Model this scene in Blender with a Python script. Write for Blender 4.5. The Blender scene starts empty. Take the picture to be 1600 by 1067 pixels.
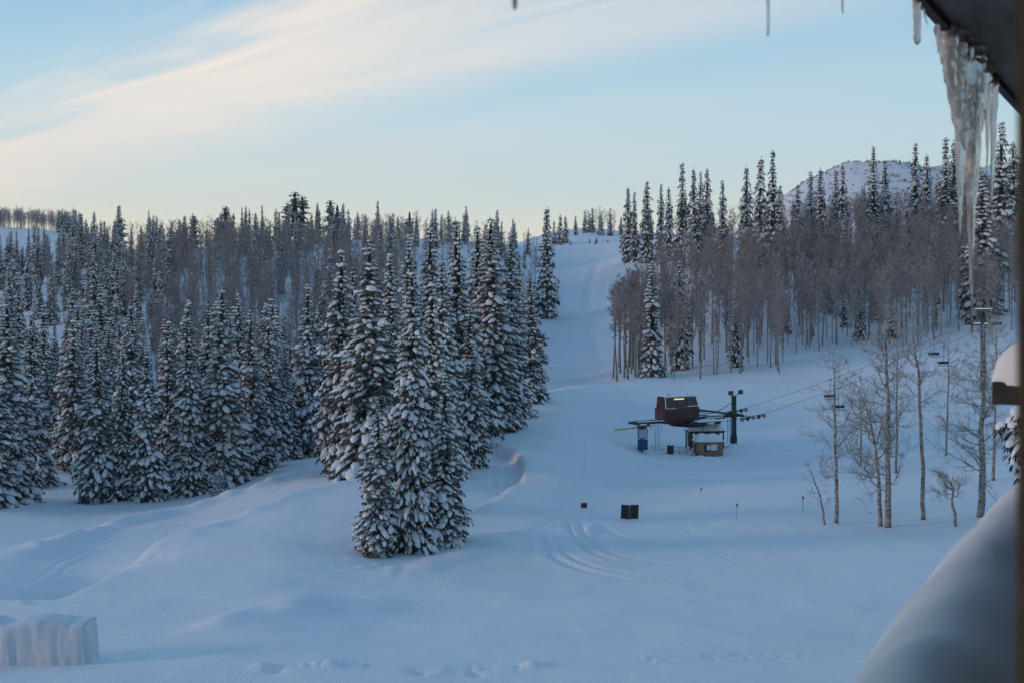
import bpy, math, random
import numpy as np
from mathutils import Vector
R = math.radians
F = 1700.0; HZ = 480.0; CX = 800.0; CZ = 18.0     # focal length (px), horizon row, centre column, eye height
scene = bpy.context.scene
COL = scene.collection

# ------------------------------------------------------------------ helpers
def link(o):
    COL.objects.link(o); return o
def tag(o, label=None, cat=None, group=None, kind=None):
    if label: o['label'] = label
    if cat: o['category'] = cat
    if group: o['group'] = group
    if kind: o['kind'] = kind
    return o
def empty(name, loc=(0, 0, 0), rz=0.0, label=None, cat=None, group=None):
    o = bpy.data.objects.new(name, None); o.empty_display_size = 0.3
    o.location = loc; o.rotation_euler = (0, 0, rz)
    return tag(link(o), label, cat, group)
def mesh_np(name, V, T=None, Q=None, mt=None, mq=None, mats=(), smooth=False, sm_q=None):
    me = bpy.data.meshes.new(name)
    V = np.asarray(V, np.float32)
    T = np.zeros((0, 3), np.int32) if T is None else np.asarray(T, np.int32).reshape(-1, 3)
    Q = np.zeros((0, 4), np.int32) if Q is None else np.asarray(Q, np.int32).reshape(-1, 4)
    nt, nq = len(T), len(Q)
    me.vertices.add(len(V)); me.vertices.foreach_set('co', V.ravel())
    me.loops.add(nt*3+nq*4)
    me.loops.foreach_set('vertex_index', np.concatenate([T.ravel(), Q.ravel()]).astype(np.int32))
    me.polygons.add(nt+nq)
    ls = np.concatenate([np.arange(nt)*3, nt*3+np.arange(nq)*4]).astype(np.int32)
    me.polygons.foreach_set('loop_start', ls)
    mt = np.zeros(nt, np.int32) if mt is None else np.asarray(mt, np.int32)
    mq = np.zeros(nq, np.int32) if mq is None else np.asarray(mq, np.int32)
    me.polygons.foreach_set('material_index', np.concatenate([mt, mq]).astype(np.int32))
    me.polygons.foreach_set('use_smooth', np.full(nt+nq, bool(smooth)))
    for m in mats: me.materials.append(m)
    me.update(calc_edges=True); me.validate()
    return me
def obj(name, me, parent=None, loc=(0, 0, 0)):
    o = bpy.data.objects.new(name, me); o.location = loc
    if parent: o.parent = parent
    return link(o)

class MB:
    """collects simple solids into one mesh"""
    def __init__(s): s.v = []; s.f = []; s.m = []
    def add(s, V, Fs, mi=0):
        k = len(s.v); s.v += [tuple(p) for p in V]
        for f in Fs: s.f.append(tuple(i+k for i in f)); s.m.append(mi)
        return s
    def box(s, c, d, rz=0, mi=0, top=1.0, ry=0.0):
        hx, hy, hz = d[0]/2, d[1]/2, d[2]/2; P = []
        for z in (-1, 1):
            t = top if z > 0 else 1
            for x, y in ((-1, -1), (1, -1), (1, 1), (-1, 1)):
                P.append((x*hx*t, y*hy*t, z*hz))
        ca, sa = math.cos(rz), math.sin(rz); cb, sb = math.cos(ry), math.sin(ry)
        V = []
        for x, y, z in P:
            x, z = x*cb+z*sb, -x*sb+z*cb
            V.append((c[0]+x*ca-y*sa, c[1]+x*sa+y*ca, c[2]+z))
        return s.add(V, [(3, 2, 1, 0), (4, 5, 6, 7), (0, 1, 5, 4), (1, 2, 6, 5), (2, 3, 7, 6), (3, 0, 4, 7)], mi)
    def tube(s, pts, rad, n=8, mi=0, cap=True):
        pts = [Vector(p) for p in pts]
        if not hasattr(rad, '__len__'): rad = [rad]*len(pts)
        V = []
        prev = None
        for i, p in enumerate(pts):
            d = (pts[min(i+1, len(pts)-1)]-pts[max(i-1, 0)]).normalized()
            a = prev if prev is not None else (Vector((0, 0, 1)) if abs(d.z) < .9 else Vector((1, 0, 0)))
            u = (a-d*a.dot(d)).normalized(); w = d.cross(u); prev = u
            for k in range(n):
                t = 2*math.pi*k/n
                V.append(p+(u*math.cos(t)+w*math.sin(t))*rad[i])
        Fs = []
        for i in range(len(pts)-1):
            for k in range(n):
                a, b = i*n+k, i*n+(k+1) % n
                Fs.append((a, b, b+n, a+n))
        if cap:
            Fs.append(tuple(range(n-1, -1, -1))); e = (len(pts)-1)*n
            Fs.append(tuple(range(e, e+n)))
        return s.add(V, Fs, mi)
    def build(s, name, mats, parent=None, smooth=False, bevel=0, loc=(0, 0, 0)):
        me = bpy.data.meshes.new(name); me.from_pydata(s.v, [], s.f)
        if not isinstance(mats, (list, tuple)): mats = [mats]
        for m in mats: me.materials.append(m)
        me.polygons.foreach_set('material_index', s.m)
        me.polygons.foreach_set('use_smooth', [smooth]*len(s.f)); me.update()
        o = obj(name, me, parent, loc)
        if bevel:
            b = o.modifiers.new('bevel', 'BEVEL'); b.width = bevel; b.segments = 2; b.limit_method = 'ANGLE'
        return o

def vnoise(x, y, seed=0):
    """smooth value noise in -1..1"""
    xi = np.floor(x).astype(np.int64); yi = np.floor(y).astype(np.int64)
    fx = x-xi; fy = y-yi
    fx = fx*fx*(3-2*fx); fy = fy*fy*(3-2*fy)
    def h(a, b):
        n = (a*374761393+b*668265263+seed*974634777) & 0xffffffff
        n = ((n ^ (n >> 13))*1274126177) & 0xffffffff
        n = n ^ (n >> 16)
        return (n & 0xffff)/32767.5-1
    return (h(xi, yi)*(1-fx)+h(xi+1, yi)*fx)*(1-fy)+(h(xi, yi+1)*(1-fx)+h(xi+1, yi+1)*fx)*fy

# ------------------------------------------------------------------ materials
def new_mat(name):
    m = bpy.data.materials.new(name); m.use_nodes = True
    nt = m.node_tree; b = nt.nodes['Principled BSDF']
    return m, nt, b
def N(nt, t, **k):
    n = nt.nodes.new(t)
    for a, v in k.items(): setattr(n, a, v)
    return n
def noise_node(nt, scale, detail=3, rough=.55, vec=None):
    n = N(nt, 'ShaderNodeTexNoise'); n.inputs['Scale'].default_value = scale
    n.inputs['Detail'].default_value = detail; n.inputs['Roughness'].default_value = rough
    if vec is not None: nt.links.new(vec, n.inputs['Vector'])
    return n
def ramp(nt, fac, stops):
    r = N(nt, 'ShaderNodeValToRGB'); e = r.color_ramp.elements
    while len(e) < len(stops): e.new(.5)
    for i, (p, c) in enumerate(stops):
        e[i].position = p; e[i].color = (*c, 1) if len(c) == 3 else c
    nt.links.new(fac, r.inputs['Fac']); return r
def simple(name, col, rough=.6, metal=0, var=.25, scale=6, bump=.0, spec=.5):
    m, nt, b = new_mat(name)
    tc = N(nt, 'ShaderNodeTexCoord')
    n = noise_node(nt, scale, 4, vec=tc.outputs['Object'])
    c0 = [c*(1-var) for c in col]; c1 = [min(1, c*(1+var)) for c in col]
    r = ramp(nt, n.outputs['Fac'], [(.3, c0), (.7, c1)])
    nt.links.new(r.outputs['Color'], b.inputs['Base Color'])
    b.inputs['Roughness'].default_value = rough; b.inputs['Metallic'].default_value = metal
    b.inputs['Specular IOR Level'].default_value = spec
    if bump:
        bp = N(nt, 'ShaderNodeBump'); bp.inputs['Strength'].default_value = bump
        bp.inputs['Distance'].default_value = .02
        nt.links.new(n.outputs['Fac'], bp.inputs['Height']); nt.links.new(bp.outputs['Normal'], b.inputs['Normal'])
    return m
def snowy(name, col, col2, scale=(2, 2, 2), lo=.35, hi=.6, rough=.85, keep=1.0, var_scale=1.0):
    """a surface with snow lying where it faces up"""
    m, nt, b = new_mat(name)
    tc = N(nt, 'ShaderNodeTexCoord'); mp = N(nt, 'ShaderNodeMapping')
    mp.inputs['Scale'].default_value = scale
    nt.links.new(tc.outputs['Object'], mp.inputs['Vector'])
    n = noise_node(nt, var_scale*2, 4, .6, mp.outputs['Vector'])
    r = ramp(nt, n.outputs['Fac'], [(.42, col2), (.56, col)])
    g = N(nt, 'ShaderNodeNewGeometry'); sx = N(nt, 'ShaderNodeSeparateXYZ')
    nt.links.new(g.outputs['Normal'], sx.inputs['Vector'])
    n2 = noise_node(nt, 3.0, 3, .6, tc.outputs['Object'])
    ad = N(nt, 'ShaderNodeMath', operation='MULTIPLY_ADD')
    nt.links.new(n2.outputs['Fac'], ad.inputs[0]); ad.inputs[1].default_value = .7
    nt.links.new(sx.outputs['Z'], ad.inputs[2])
    mr = N(nt, 'ShaderNodeMapRange'); mr.inputs['From Min'].default_value = lo+.35; mr.inputs['From Max'].default_value = hi+.35
    mr.inputs['To Max'].default_value = keep
    nt.links.new(ad.outputs[0], mr.inputs['Value'])
    mx = N(nt, 'ShaderNodeMix', data_type='RGBA')
    nt.links.new(mr.outputs['Result'], mx.inputs['Factor'])
    nt.links.new(r.outputs['Color'], mx.inputs[6]); mx.inputs[7].default_value = (.80, .80, .80, 1)
    nt.links.new(mx.outputs[2], b.inputs['Base Color'])
    b.inputs['Roughness'].default_value = rough; b.inputs['Specular IOR Level'].default_value = .2
    return m

def snow_ground_mat():
    m, nt, b = new_mat('ground_snow')
    tc = N(nt, 'ShaderNodeTexCoord')
    n1 = noise_node(nt, .22, 6, .6, tc.outputs['Object'])
    mp = N(nt, 'ShaderNodeMapping'); mp.inputs['Scale'].default_value = (.12, 1.6, .5); mp.inputs['Rotation'].default_value = (0, 0, R(4))
    nt.links.new(tc.outputs['Object'], mp.inputs['Vector'])
    n2 = noise_node(nt, 1.0, 5, .65, mp.outputs['Vector'])
    n3 = noise_node(nt, 9.0, 3, .6, tc.outputs['Object'])
    r = ramp(nt, n1.outputs['Fac'], [(.3, (.79, .80, .81)), (.7, (.85, .85, .85))])
    nt.links.new(r.outputs['Color'], b.inputs['Base Color'])
    b.inputs['Roughness'].default_value = .9; b.inputs['Specular IOR Level'].default_value = .15
    h = N(nt, 'ShaderNodeMath', operation='MULTIPLY_ADD'); nt.links.new(n2.outputs['Fac'], h.inputs[0]); h.inputs[1].default_value = 1.0
    nt.links.new(n1.outputs['Fac'], h.inputs[2])
    h2 = N(nt, 'ShaderNodeMath', operation='MULTIPLY_ADD'); nt.links.new(n3.outputs['Fac'], h2.inputs[0]); h2.inputs[1].default_value = .34
    nt.links.new(h.outputs[0], h2.inputs[2])
    bp = N(nt, 'ShaderNodeBump'); bp.inputs['Strength'].default_value = .45; bp.inputs['Distance'].default_value = .35
    nt.links.new(h2.outputs[0], bp.inputs['Height']); nt.links.new(bp.outputs['Normal'], b.inputs['Normal'])
    return m
def needle_mat():
    m, nt, b = new_mat('spruce_needles')
    tc = N(nt, 'ShaderNodeTexCoord'); oi = N(nt, 'ShaderNodeObjectInfo')
    n = noise_node(nt, 1.6, 4, .65, tc.outputs['Object'])
    r = ramp(nt, n.outputs['Fac'], [(.3, (.012, .016, .014)), (.55, (.026, .028, .022)), (.8, (.055, .046, .036))])
    g = N(nt, 'ShaderNodeNewGeometry'); sx = N(nt, 'ShaderNodeSeparateXYZ'); nt.links.new(g.outputs['Normal'], sx.inputs['Vector'])
    n2 = noise_node(nt, 7, 2, .5, tc.outputs['Object'])
    ad = N(nt, 'ShaderNodeMath', operation='MULTIPLY_ADD'); nt.links.new(n2.outputs['Fac'], ad.inputs[0]); ad.inputs[1].default_value = 1.3
    ab = N(nt, 'ShaderNodeMath', operation='ABSOLUTE'); nt.links.new(sx.outputs['Z'], ab.inputs[0]); nt.links.new(ab.outputs[0], ad.inputs[2])
    mr = N(nt, 'ShaderNodeMapRange'); mr.inputs['From Min'].default_value = 1.05; mr.inputs['From Max'].default_value = 1.55; mr.inputs['To Max'].default_value = .36
    nt.links.new(ad.outputs[0], mr.inputs['Value'])
    mx = N(nt, 'ShaderNodeMix', data_type='RGBA'); nt.links.new(mr.outputs['Result'], mx.inputs['Factor'])
    nt.links.new(r.outputs['Color'], mx.inputs[6]); mx.inputs[7].default_value = (.6, .6, .6, 1)
    nt.links.new(mx.outputs[2], b.inputs['Base Color'])
    b.inputs['Roughness'].default_value = .8; b.inputs['Specular IOR Level'].default_value = .2
    return m
def ice_mat():
    m, nt, b = new_mat('ice')
    tc = N(nt, 'ShaderNodeTexCoord'); mp = N(nt, 'ShaderNodeMapping'); mp.inputs['Scale'].default_value = (14, 14, 5)
    nt.links.new(tc.outputs['Object'], mp.inputs['Vector'])
    n = noise_node(nt, 1, 5, .6, mp.outputs['Vector'])
    r = ramp(nt, n.outputs['Fac'], [(.35, (.62, .70, .72)), (.7, (.85, .88, .88))])
    nt.links.new(r.outputs['Color'], b.inputs['Base Color'])
    b.inputs['Roughness'].default_value = .13; b.inputs['IOR'].default_value = 1.31
    r2 = ramp(nt, n.outputs['Fac'], [(.35, (.92, .92, .92)), (.65, (.5, .5, .5))])
    nt.links.new(r2.outputs['Color'], b.inputs['Transmission Weight'])
    bp = N(nt, 'ShaderNodeBump'); bp.inputs['Strength'].default_value = .6; bp.inputs['Distance'].default_value = .008
    nt.links.new(n.outputs['Fac'], bp.inputs['Height']); nt.links.new(bp.outputs['Normal'], b.inputs['Normal'])
    return m
def plank_mat(name, c0, c1, axis_rot=0, freq=10):
    m, nt, b = new_mat(name)
    tc = N(nt, 'ShaderNodeTexCoord'); mp = N(nt, 'ShaderNodeMapping'); mp.inputs['Rotation'].default_value = (0, 0, axis_rot)
    nt.links.new(tc.outputs['Object'], mp.inputs['Vector'])
    mp2 = N(nt, 'ShaderNodeMapping'); mp2.inputs['Scale'].default_value = (1.2, freq, freq)
    nt.links.new(mp.outputs['Vector'], mp2.inputs['Vector'])
    n = noise_node(nt, 1.5, 6, .65, mp2.outputs['Vector'])
    r = ramp(nt, n.outputs['Fac'], [(.3, c0), (.7, c1)])
    nt.links.new(r.outputs['Color'], b.inputs['Base Color']); b.inputs['Roughness'].default_value = .75
    bp = N(nt, 'ShaderNodeBump'); bp.inputs['Strength'].default_value = .5; bp.inputs['Distance'].default_value = .006
    nt.links.new(n.outputs['Fac'], bp.inputs['Height']); nt.links.new(bp.outputs['Normal'], b.inputs['Normal'])
    return m

M = {}
M['snow'] = snow_ground_mat()
M['tsnow'] = simple('bough_snow', (.80, .80, .80), .9, var=.04, scale=2, spec=.15)
M['needle'] = needle_mat()
M['firbark'] = simple('spruce_bark', (.07, .055, .045), .9, var=.4, scale=5, bump=.5)
M['aspen'] = snowy('aspen_bark', (.40, .375, .335), (.12, .10, .085), (1.5, 1.5, 5), .5, .8)
M['twig'] = snowy('aspen_twigs', (.42, .365, .345), (.25, .21, .195), (1, 1, 1), .55, .9, keep=.45)
M['redpaint'] = simple('red_paint', (.085, .010, .016), .45, var=.2, scale=2)
M['darkred'] = simple('dark_red_band', (.05, .010, .016), .5, var=.3, scale=3)
M['white'] = simple('white_paint', (.75, .75, .74), .5, var=.08)
M['glass'] = simple('dark_glass', (.035, .035, .045), .12, var=.4, scale=1.5)
M['steel'] = simple('dark_steel', (.030, .034, .038), .5, .3, var=.4, scale=4)
M['green'] = simple('green_pole_paint', (.012, .04, .036), .5, var=.25, scale=3)
M['yellow'] = simple('yellow_paint', (.62, .34, .03), .5, var=.12)
M['blue'] = simple('blue_pad', (.02, .06, .20), .7, var=.2)
M['galv'] = simple('galvanised_steel', (.22, .24, .26), .45, .4, var=.2)
M['wood'] = plank_mat('hut_boards', (.22, .12, .08), (.42, .26, .17), 0, 7)
M['darkwood'] = plank_mat('dark_timber', (.014, .016, .017), (.045, .045, .042), R(-57.7), 7)
M['postwood'] = plank_mat('jamb_wood', (.46, .30, .17), (.72, .50, .31), 0, 20)
M['logs'] = plank_mat('log_wall', (.20, .125, .075), (.36, .24, .15), R(-57.7), 5)
M['soffit'] = plank_mat('soffit_boards', (.06, .068, .07), (.15, .16, .155), R(-57.7), 7)
M['panel'] = simple('sign_back', (.018, .020, .024), .6, var=.3)
M['orange'] = simple('orange_post', (.33, .085, .05), .6, var=.2)
M['redflag'] = simple('red_fabric', (.45, .03, .03), .7, var=.2)
M['board'] = simple('board_face', (.42, .46, .50), .6, var=.06)
M['barrelm'] = simple('barrel_brown', (.06, .03, .035), .6, var=.3)
M['bankwall'] = simple('fascia_brown', (.016, .011, .010), .7, var=.3)
M['ice'] = ice_mat()
m, nt, b = new_mat('lit_tube'); b.inputs['Base Color'].default_value = (.9, .8, .4, 1)
b.inputs['Emission Color'].default_value = (1, .74, .25, 1); b.inputs['Emission Strength'].default_value = .7; M['lit'] = m
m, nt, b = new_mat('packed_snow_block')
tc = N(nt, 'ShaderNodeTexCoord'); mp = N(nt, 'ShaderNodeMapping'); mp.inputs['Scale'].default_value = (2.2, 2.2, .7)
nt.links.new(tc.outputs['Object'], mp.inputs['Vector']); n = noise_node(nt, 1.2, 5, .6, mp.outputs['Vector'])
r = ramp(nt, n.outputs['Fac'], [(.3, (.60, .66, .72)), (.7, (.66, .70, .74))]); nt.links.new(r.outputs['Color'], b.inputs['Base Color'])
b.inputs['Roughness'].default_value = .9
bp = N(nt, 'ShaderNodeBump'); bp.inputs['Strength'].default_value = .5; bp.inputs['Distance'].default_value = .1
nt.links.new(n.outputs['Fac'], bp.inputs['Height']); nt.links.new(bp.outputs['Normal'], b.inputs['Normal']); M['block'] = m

# ------------------------------------------------------------------ terrain
# per column: (distance, height relative to the eye)
PROF = {
 -900: [(15,-15),(40,-14.5),(60,-16.5),(85,-19),(120,-21.5),(165,-22),(200,-20),(240,-15),(300,-4),(380,8),(480,16),(650,24),(900,66),(1300,60),(2500,20)],
 0:   [(15,-13.2),(40,-13.9),(57,-15.8),(80,-18.4),(120,-21.2),(165,-22),(200,-20),(240,-14),(300,-2),(380,9),(480,14),(650,22),(900,67),(1300,60),(2500,20)],
 150: [(15,-13.2),(40,-13.8),(58,-15.7),(72,-17.8),(85,-19),(105,-20.6),(122,-21.8),(165,-22),(200,-20),(240,-13),(300,1),(380,14),(480,26),(650,26),(900,62),(1300,50),(2500,20)],
 300: [(15,-13.2),(40,-13.8),(60,-15.6),(72,-16.2),(80,-16.5),(90,-18.6),(105,-19.9),(125,-21.7),(165,-22.5),(200,-21),(240,-14),(300,1),(380,16),(460,26),(650,18),(900,10),(2500,10)],
 430: [(15,-13.2),(40,-13.8),(60,-15.3),(80,-15.9),(92,-16.0),(100,-17.6),(120,-18.8),(135,-20.2),(165,-21.3),(200,-22),(240,-18),(300,-3),(380,15),(460,27),(650,18),(900,10),(2500,10)],
 560: [(15,-13.2),(40,-13.8),(55,-15.3),(72,-15.9),(88,-15.7),(100,-15.6),(110,-17.0),(125,-18.8),(165,-21),(200,-21),(240,-16),(300,-1),(380,17),(460,29),(650,18),(900,10),(2500,10)],
 650: [(15,-13.2),(40,-13.8),(55,-15.3),(73,-16.1),(90,-15.8),(105,-15.4),(120,-15.8),(140,-17),(165,-18),(200,-18),(240,-14),(300,1),(380,18),(460,30),(650,20),(900,10),(2500,10)],
 730: [(15,-13.2),(40,-13.8),(55,-15.3),(73,-16.1),(85,-15.9),(100,-15.5),(120,-14.8),(140,-15.2),(165,-16.5),(200,-17),(240,-14),(300,0),(380,17),(460,29),(650,25),(900,15),(2500,10)],
 850: [(15,-13.2),(40,-13.8),(55,-15.3),(70,-16.2),(85,-16.2),(100,-15.8),(120,-14.8),(140,-13.5),(163,-12.5),(178,-13.8),(220,-18),(300,-9.5),(380,5),(480,26.5),(520,29),(650,44),(900,60),(2500,30)],
 930: [(15,-13.2),(40,-13.8),(55,-15.3),(70,-16.2),(85,-16.7),(100,-16.8),(120,-16.5),(140,-15.6),(160,-13.4),(178,-12.3),(190,-13.6),(225,-18),(300,-10),(380,5),(480,27.5),(520,31),(650,47),(900,64),(2500,30)],
 990: [(15,-13.2),(40,-13.8),(55,-15.3),(70,-16.2),(85,-16.8),(100,-17.2),(120,-17.9),(137,-18.3),(150,-17.4),(170,-14.6),(188,-12.9),(205,-13.2),(235,-13.5),(300,-6),(380,10),(425,23.0),(480,29),(520,32),(650,42),(900,60),(2500,30)],
 1100:[(15,-13.2),(40,-13.8),(55,-15.3),(70,-16.2),(85,-16.8),(100,-17.2),(120,-18.1),(137,-18.8),(147,-18.8),(158,-17.4),(174,-14.9),(190,-12.9),(205,-13.2),(225,-12.2),(245,-9.5),(300,3),(380,20),(480,32),(650,40),(900,60),(2500,30)],
 1230:[(15,-13.2),(40,-13.8),(55,-15.3),(70,-16.2),(85,-16.8),(100,-17.2),(120,-18.0),(140,-18.6),(150,-18.3),(160,-17.0),(174,-15.2),(190,-13.2),(215,-11.3),(240,-8.5),(300,5),(380,20),(480,28),(650,25),(900,10),(2500,30)],
 1400:[(15,-13.2),(40,-13.8),(55,-15.3),(70,-16.2),(85,-17.0),(100,-17.2),(125,-16.9),(150,-15.2),(180,-12.7),(215,-9.5),(250,-5.5),(300,5),(380,23),(480,35),(650,35),(900,20),(2500,10)],
 1550:[(15,-13.2),(40,-13.8),(55,-15.3),(70,-16.2),(85,-16.9),(100,-17.0),(120,-15.8),(150,-13.8),(170,-12.2),(220,-6),(250,-1),(300,10),(380,31),(480,45),(650,48),(900,30),(2500,30)],
 2500:[(15,-13.2),(40,-13.8),(60,-15),(85,-15),(120,-13),(170,-8),(220,0),(300,18),(380,40),(480,56),(650,60),(900,50),(2500,30)],
}
cols = sorted(PROF)
GP = np.arange(-900, 2501, 10.0); GL = np.linspace(math.log(15), math.log(2500), 700)
zc = np.array([np.interp(GL, [math.log(a) for a, _ in PROF[c]], [b for _, b in PROF[c]]) for c in cols])
G = np.array([np.interp(GP, cols, zc[:, j]) for j in range(len(GL))]).T       # (px, lnY)
def blur(A, s, ax):
    k = np.exp(-.5*(np.arange(-3*int(s+1), 3*int(s+1)+1)/s)**2); k /= k.sum()
    p = len(k)//2
    A = np.pad(A, [(p, p) if i == ax else (0, 0) for i in range(2)], mode='edge')
    return np.apply_along_axis(lambda v: np.convolve(v, k, 'valid'), ax, A)
G = blur(blur(G, 2.6, 0), 3.2, 1)
def base_rel(px, Y):
    px = np.clip(px, -899, 2499); l = np.clip(np.log(np.maximum(Y, 15.01)), GL[0], GL[-1]-1e-6)
    a = (px+900)/10; i = np.clip(a.astype(int), 0, len(GP)-2); fa = a-i
    c = (l-GL[0])/(GL[1]-GL[0]); j = np.clip(c.astype(int), 0, len(GL)-2); fc = c-j
    return (G[i, j]*(1-fa)+G[i+1, j]*fa)*(1-fc)+(G[i, j+1]*(1-fa)+G[i+1, j+1]*fa)*fc
def unproj(px, row, y0=30, y1=800):
    """distance at which the ground is first seen at this place in the view"""
    Ys = np.exp(np.linspace(math.log(y0), math.log(y1), 3000))
    rr = HZ-base_rel(np.full_like(Ys, px), Ys)*F/Ys
    k = np.argmax(rr <= row)
    Y = Ys[k]; return np.array([(px-CX)/F*Y, Y])
def poly(pts, y0=30, y1=800):
    P = np.array([unproj(a, b, y0, y1) for a, b in pts])
    t = np.linspace(0, len(P)-1, (len(P)-1)*8+1); i = np.arange(len(P))
    # smooth the line a little
    Q = np.stack([np.interp(t, i, P[:, 0]), np.interp(t, i, P[:, 1])], 1)
    for _ in range(12): Q[1:-1] = (Q[:-2]+2*Q[1:-1]+Q[2:])/4
    return Q
def seg_dist(x, y, Q, R_):
    """distance, signed distance and end fade to a polyline for points inside its reach"""
    m = (x > Q[:, 0].min()-R_) & (x < Q[:, 0].max()+R_) & (y > Q[:, 1].min()-R_) & (y < Q[:, 1].max()+R_)
    idx = np.nonzero(m)[0]; X = x[idx]; Yv = y[idx]
    best = np.full(len(X), 1e9); sg = np.zeros(len(X)); al = np.zeros(len(X))
    L = len(Q)-1
    for k in range(L):
        a = Q[k]; d = Q[k+1]-a; l2 = d @ d+1e-9
        t = np.clip(((X-a[0])*d[0]+(Yv-a[1])*d[1])/l2, 0, 1)
        ex = X-a[0]-t*d[0]; ey = Yv-a[1]-t*d[1]; dd = np.hypot(ex, ey)
        b = dd < best; best = np.where(b, dd, best); sg = np.where(b, np.sign(d[0]*ey-d[1]*ex), sg); al = np.where(b, (k+t)/L, al)
    fade = np.clip(np.minimum(al, 1-al)*6, 0, 1); fade = fade*fade*(3-2*fade)
    return idx, best, sg, fade
FEAT = []   # (kind, polyline, amplitude, width)
def feat(kind, pts, amp, w, y0=30, y1=800): FEAT.append((kind, poly(pts, y0, y1), amp, w))
# wind lip of the long drift at left: high on the near side, cut away behind
def featY(kind, pts, amp, w):
    P = np.array([[(a-CX)/F*Y, Y] for a, Y in pts]); t = np.linspace(0, len(P)-1, (len(P)-1)*8+1); i = np.arange(len(P))
    Q = np.stack([np.interp(t, i, P[:, 0]), np.interp(t, i, P[:, 1])], 1)
    for _ in range(12): Q[1:-1] = (Q[:-2]+2*Q[1:-1]+Q[2:])/4
    FEAT.append((kind, Q, amp, w))
featY('lip', [(600,105),(560,101),(500,97),(430,91.5),(360,86),(300,81),(250,77.5),(215,74.5),(190,71),(170,67),(140,63),(90,60)][::-1], .72, 2.8)
featY('lip', [(262,79),(230,76),(200,72.5),(180,69),(160,65),(125,61.5),(80,59)][::-1], .85, 3.4)
featY('lip', [(800,158),(860,170),(930,180),(1000,187),(1100,190),(1180,189),(1240,184)], .8, 3.0)
featY('ridge', [(570,100),(500,95),(430,90),(360,84.5),(300,79.5),(240,75)], .25, 1.2)
feat('ridge', [(300,1012),(380,972),(440,953),(500,946),(580,945),(640,940)], .5, 1.6)
feat('ridge', [(560,905),(660,882),(760,862),(860,830)], .35, 2.2)
feat('lip', [(742,700),(800,702),(818,722),(815,745),(790,770),(755,795),(715,815)][::-1], .7, 2.4, 70, 130)
feat('ridge', [(0,880),(60,858),(130,838),(200,818),(280,800),(350,782),(420,760),(500,720)], .6, 1.3, 60, 150)
feat('ridge', [(640,700),(720,688),(790,650),(860,622),(940,604)], .45, 1.8, 90, 180)
for o in ((0,0),(22,-4),(9,-1)):
    feat('groove', [(835+o[0],838+o[1]),(850+o[0],862+o[1]),(885+o[0],882+o[1]),(940+o[0],898+o[1]),(1040+o[0],909+o[1]),(1160+o[0],914+o[1])], .17, .28)
for o in ((0,0),(16,-3)):
    feat('groove', [(885+o[0],808+o[1]),(890+o[0],835+o[1]),(915+o[0],858+o[1]),(960+o[0],874+o[1]),(1060+o[0],884+o[1])], .18, .27)
feat('groove', [(898,798),(925,812),(950,830),(1000,845),(1090,852)], .12, .3)
feat('ridge', [(915,835),(930,815),(948,800)], .16, .35)
feat('groove', [(860,815),(900,800),(945,797)], .15, .4)
feat('ridge', [(1000,812),(1090,816),(1200,815),(1260,824)], .10, .5)
feat('groove', [(1010,640),(1080,716),(1180,712)], .10, .5, 100, 170)
for pts in ([(380,1052),(450,1044),(560,1042),(640,1046)], [(640,1055),(740,1047),(830,1042),(880,1033)], [(960,1036),(1080,1030),(1180,1026),(1290,1015)], [(1080,1024),(1150,1021),(1240,1020)]):
    feat('rut', pts, .10, .28)
for a0 in (0, 7):
    feat('groove', [(640+a0,905),(760+a0,868),(860+a0,820),(900+a0,760),(905+a0,700),(900+a0,650)], .06, .16, 60, 175)
    feat('groove', [(20,905-a0),(160,850-a0),(330,812-a0),(430,772-a0),(490,735-a0)], .07, .18, 60, 170)
    feat('groove', [(1240,900+a0),(1120,860+a0),(1040,790+a0),(960,752+a0),(900,735+a0)], .05, .15, 60, 140)
for pts in ([(870,398),(860,418),(858,440),(872,465),(905,490),(960,520)], [(945,392),(930,420),(915,470),(925,520),(940,575)]):
    feat('groove', pts, .35, 1.6, 200, 520)
feat('ridge', [(1000,812),(900,814)], .05, 1)
for pts in ([(0,955),(160,950),(330,930),(480,906)], [(700,940),(950,935),(1250,945),(1400,940)], [(620,990),(900,978),(1200,985),(1380,990)]):
    feat('ridge', pts, .09, 1.2)
BUMPS = []   # px, row, height, radius(m), limits
for a in [(1150,703,.75,1.6,120,160),(1175,700,.5,2.2,120,160),(1128,708,.5,1.5,120,160),(988,700,.75,1.6,120,160),(1030,705,.5,1.8,120,160),(1055,712,.3,1.4,120,160),
          (1010,700,.3,1.2,120,160),(1095,716,.35,1.6,120,160),(1000,722,.3,2.5,110,160),(765,742,-.9,4.2,80,120),(95,905,-1.1,4.5,60,90),(620,880,-.35,3.5,60,80),(1210,715,.3,2.6,110,160),(1215,600,.6,3.0,150,200),
          (410,1046,.22,.4,30,60),(432,1050,-.2,.35,30,60),(520,1044,.16,.5,30,60),(655,1052,-.25,.35,30,60),(830,1040,.2,.4,30,60),(742,1052,-.18,.3,30,60),(35,947,.3,.5,45,70)]:
    p = unproj(a[0], a[1], a[4], a[5]); BUMPS.append((p[0], p[1], a[2], a[3]))
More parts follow.
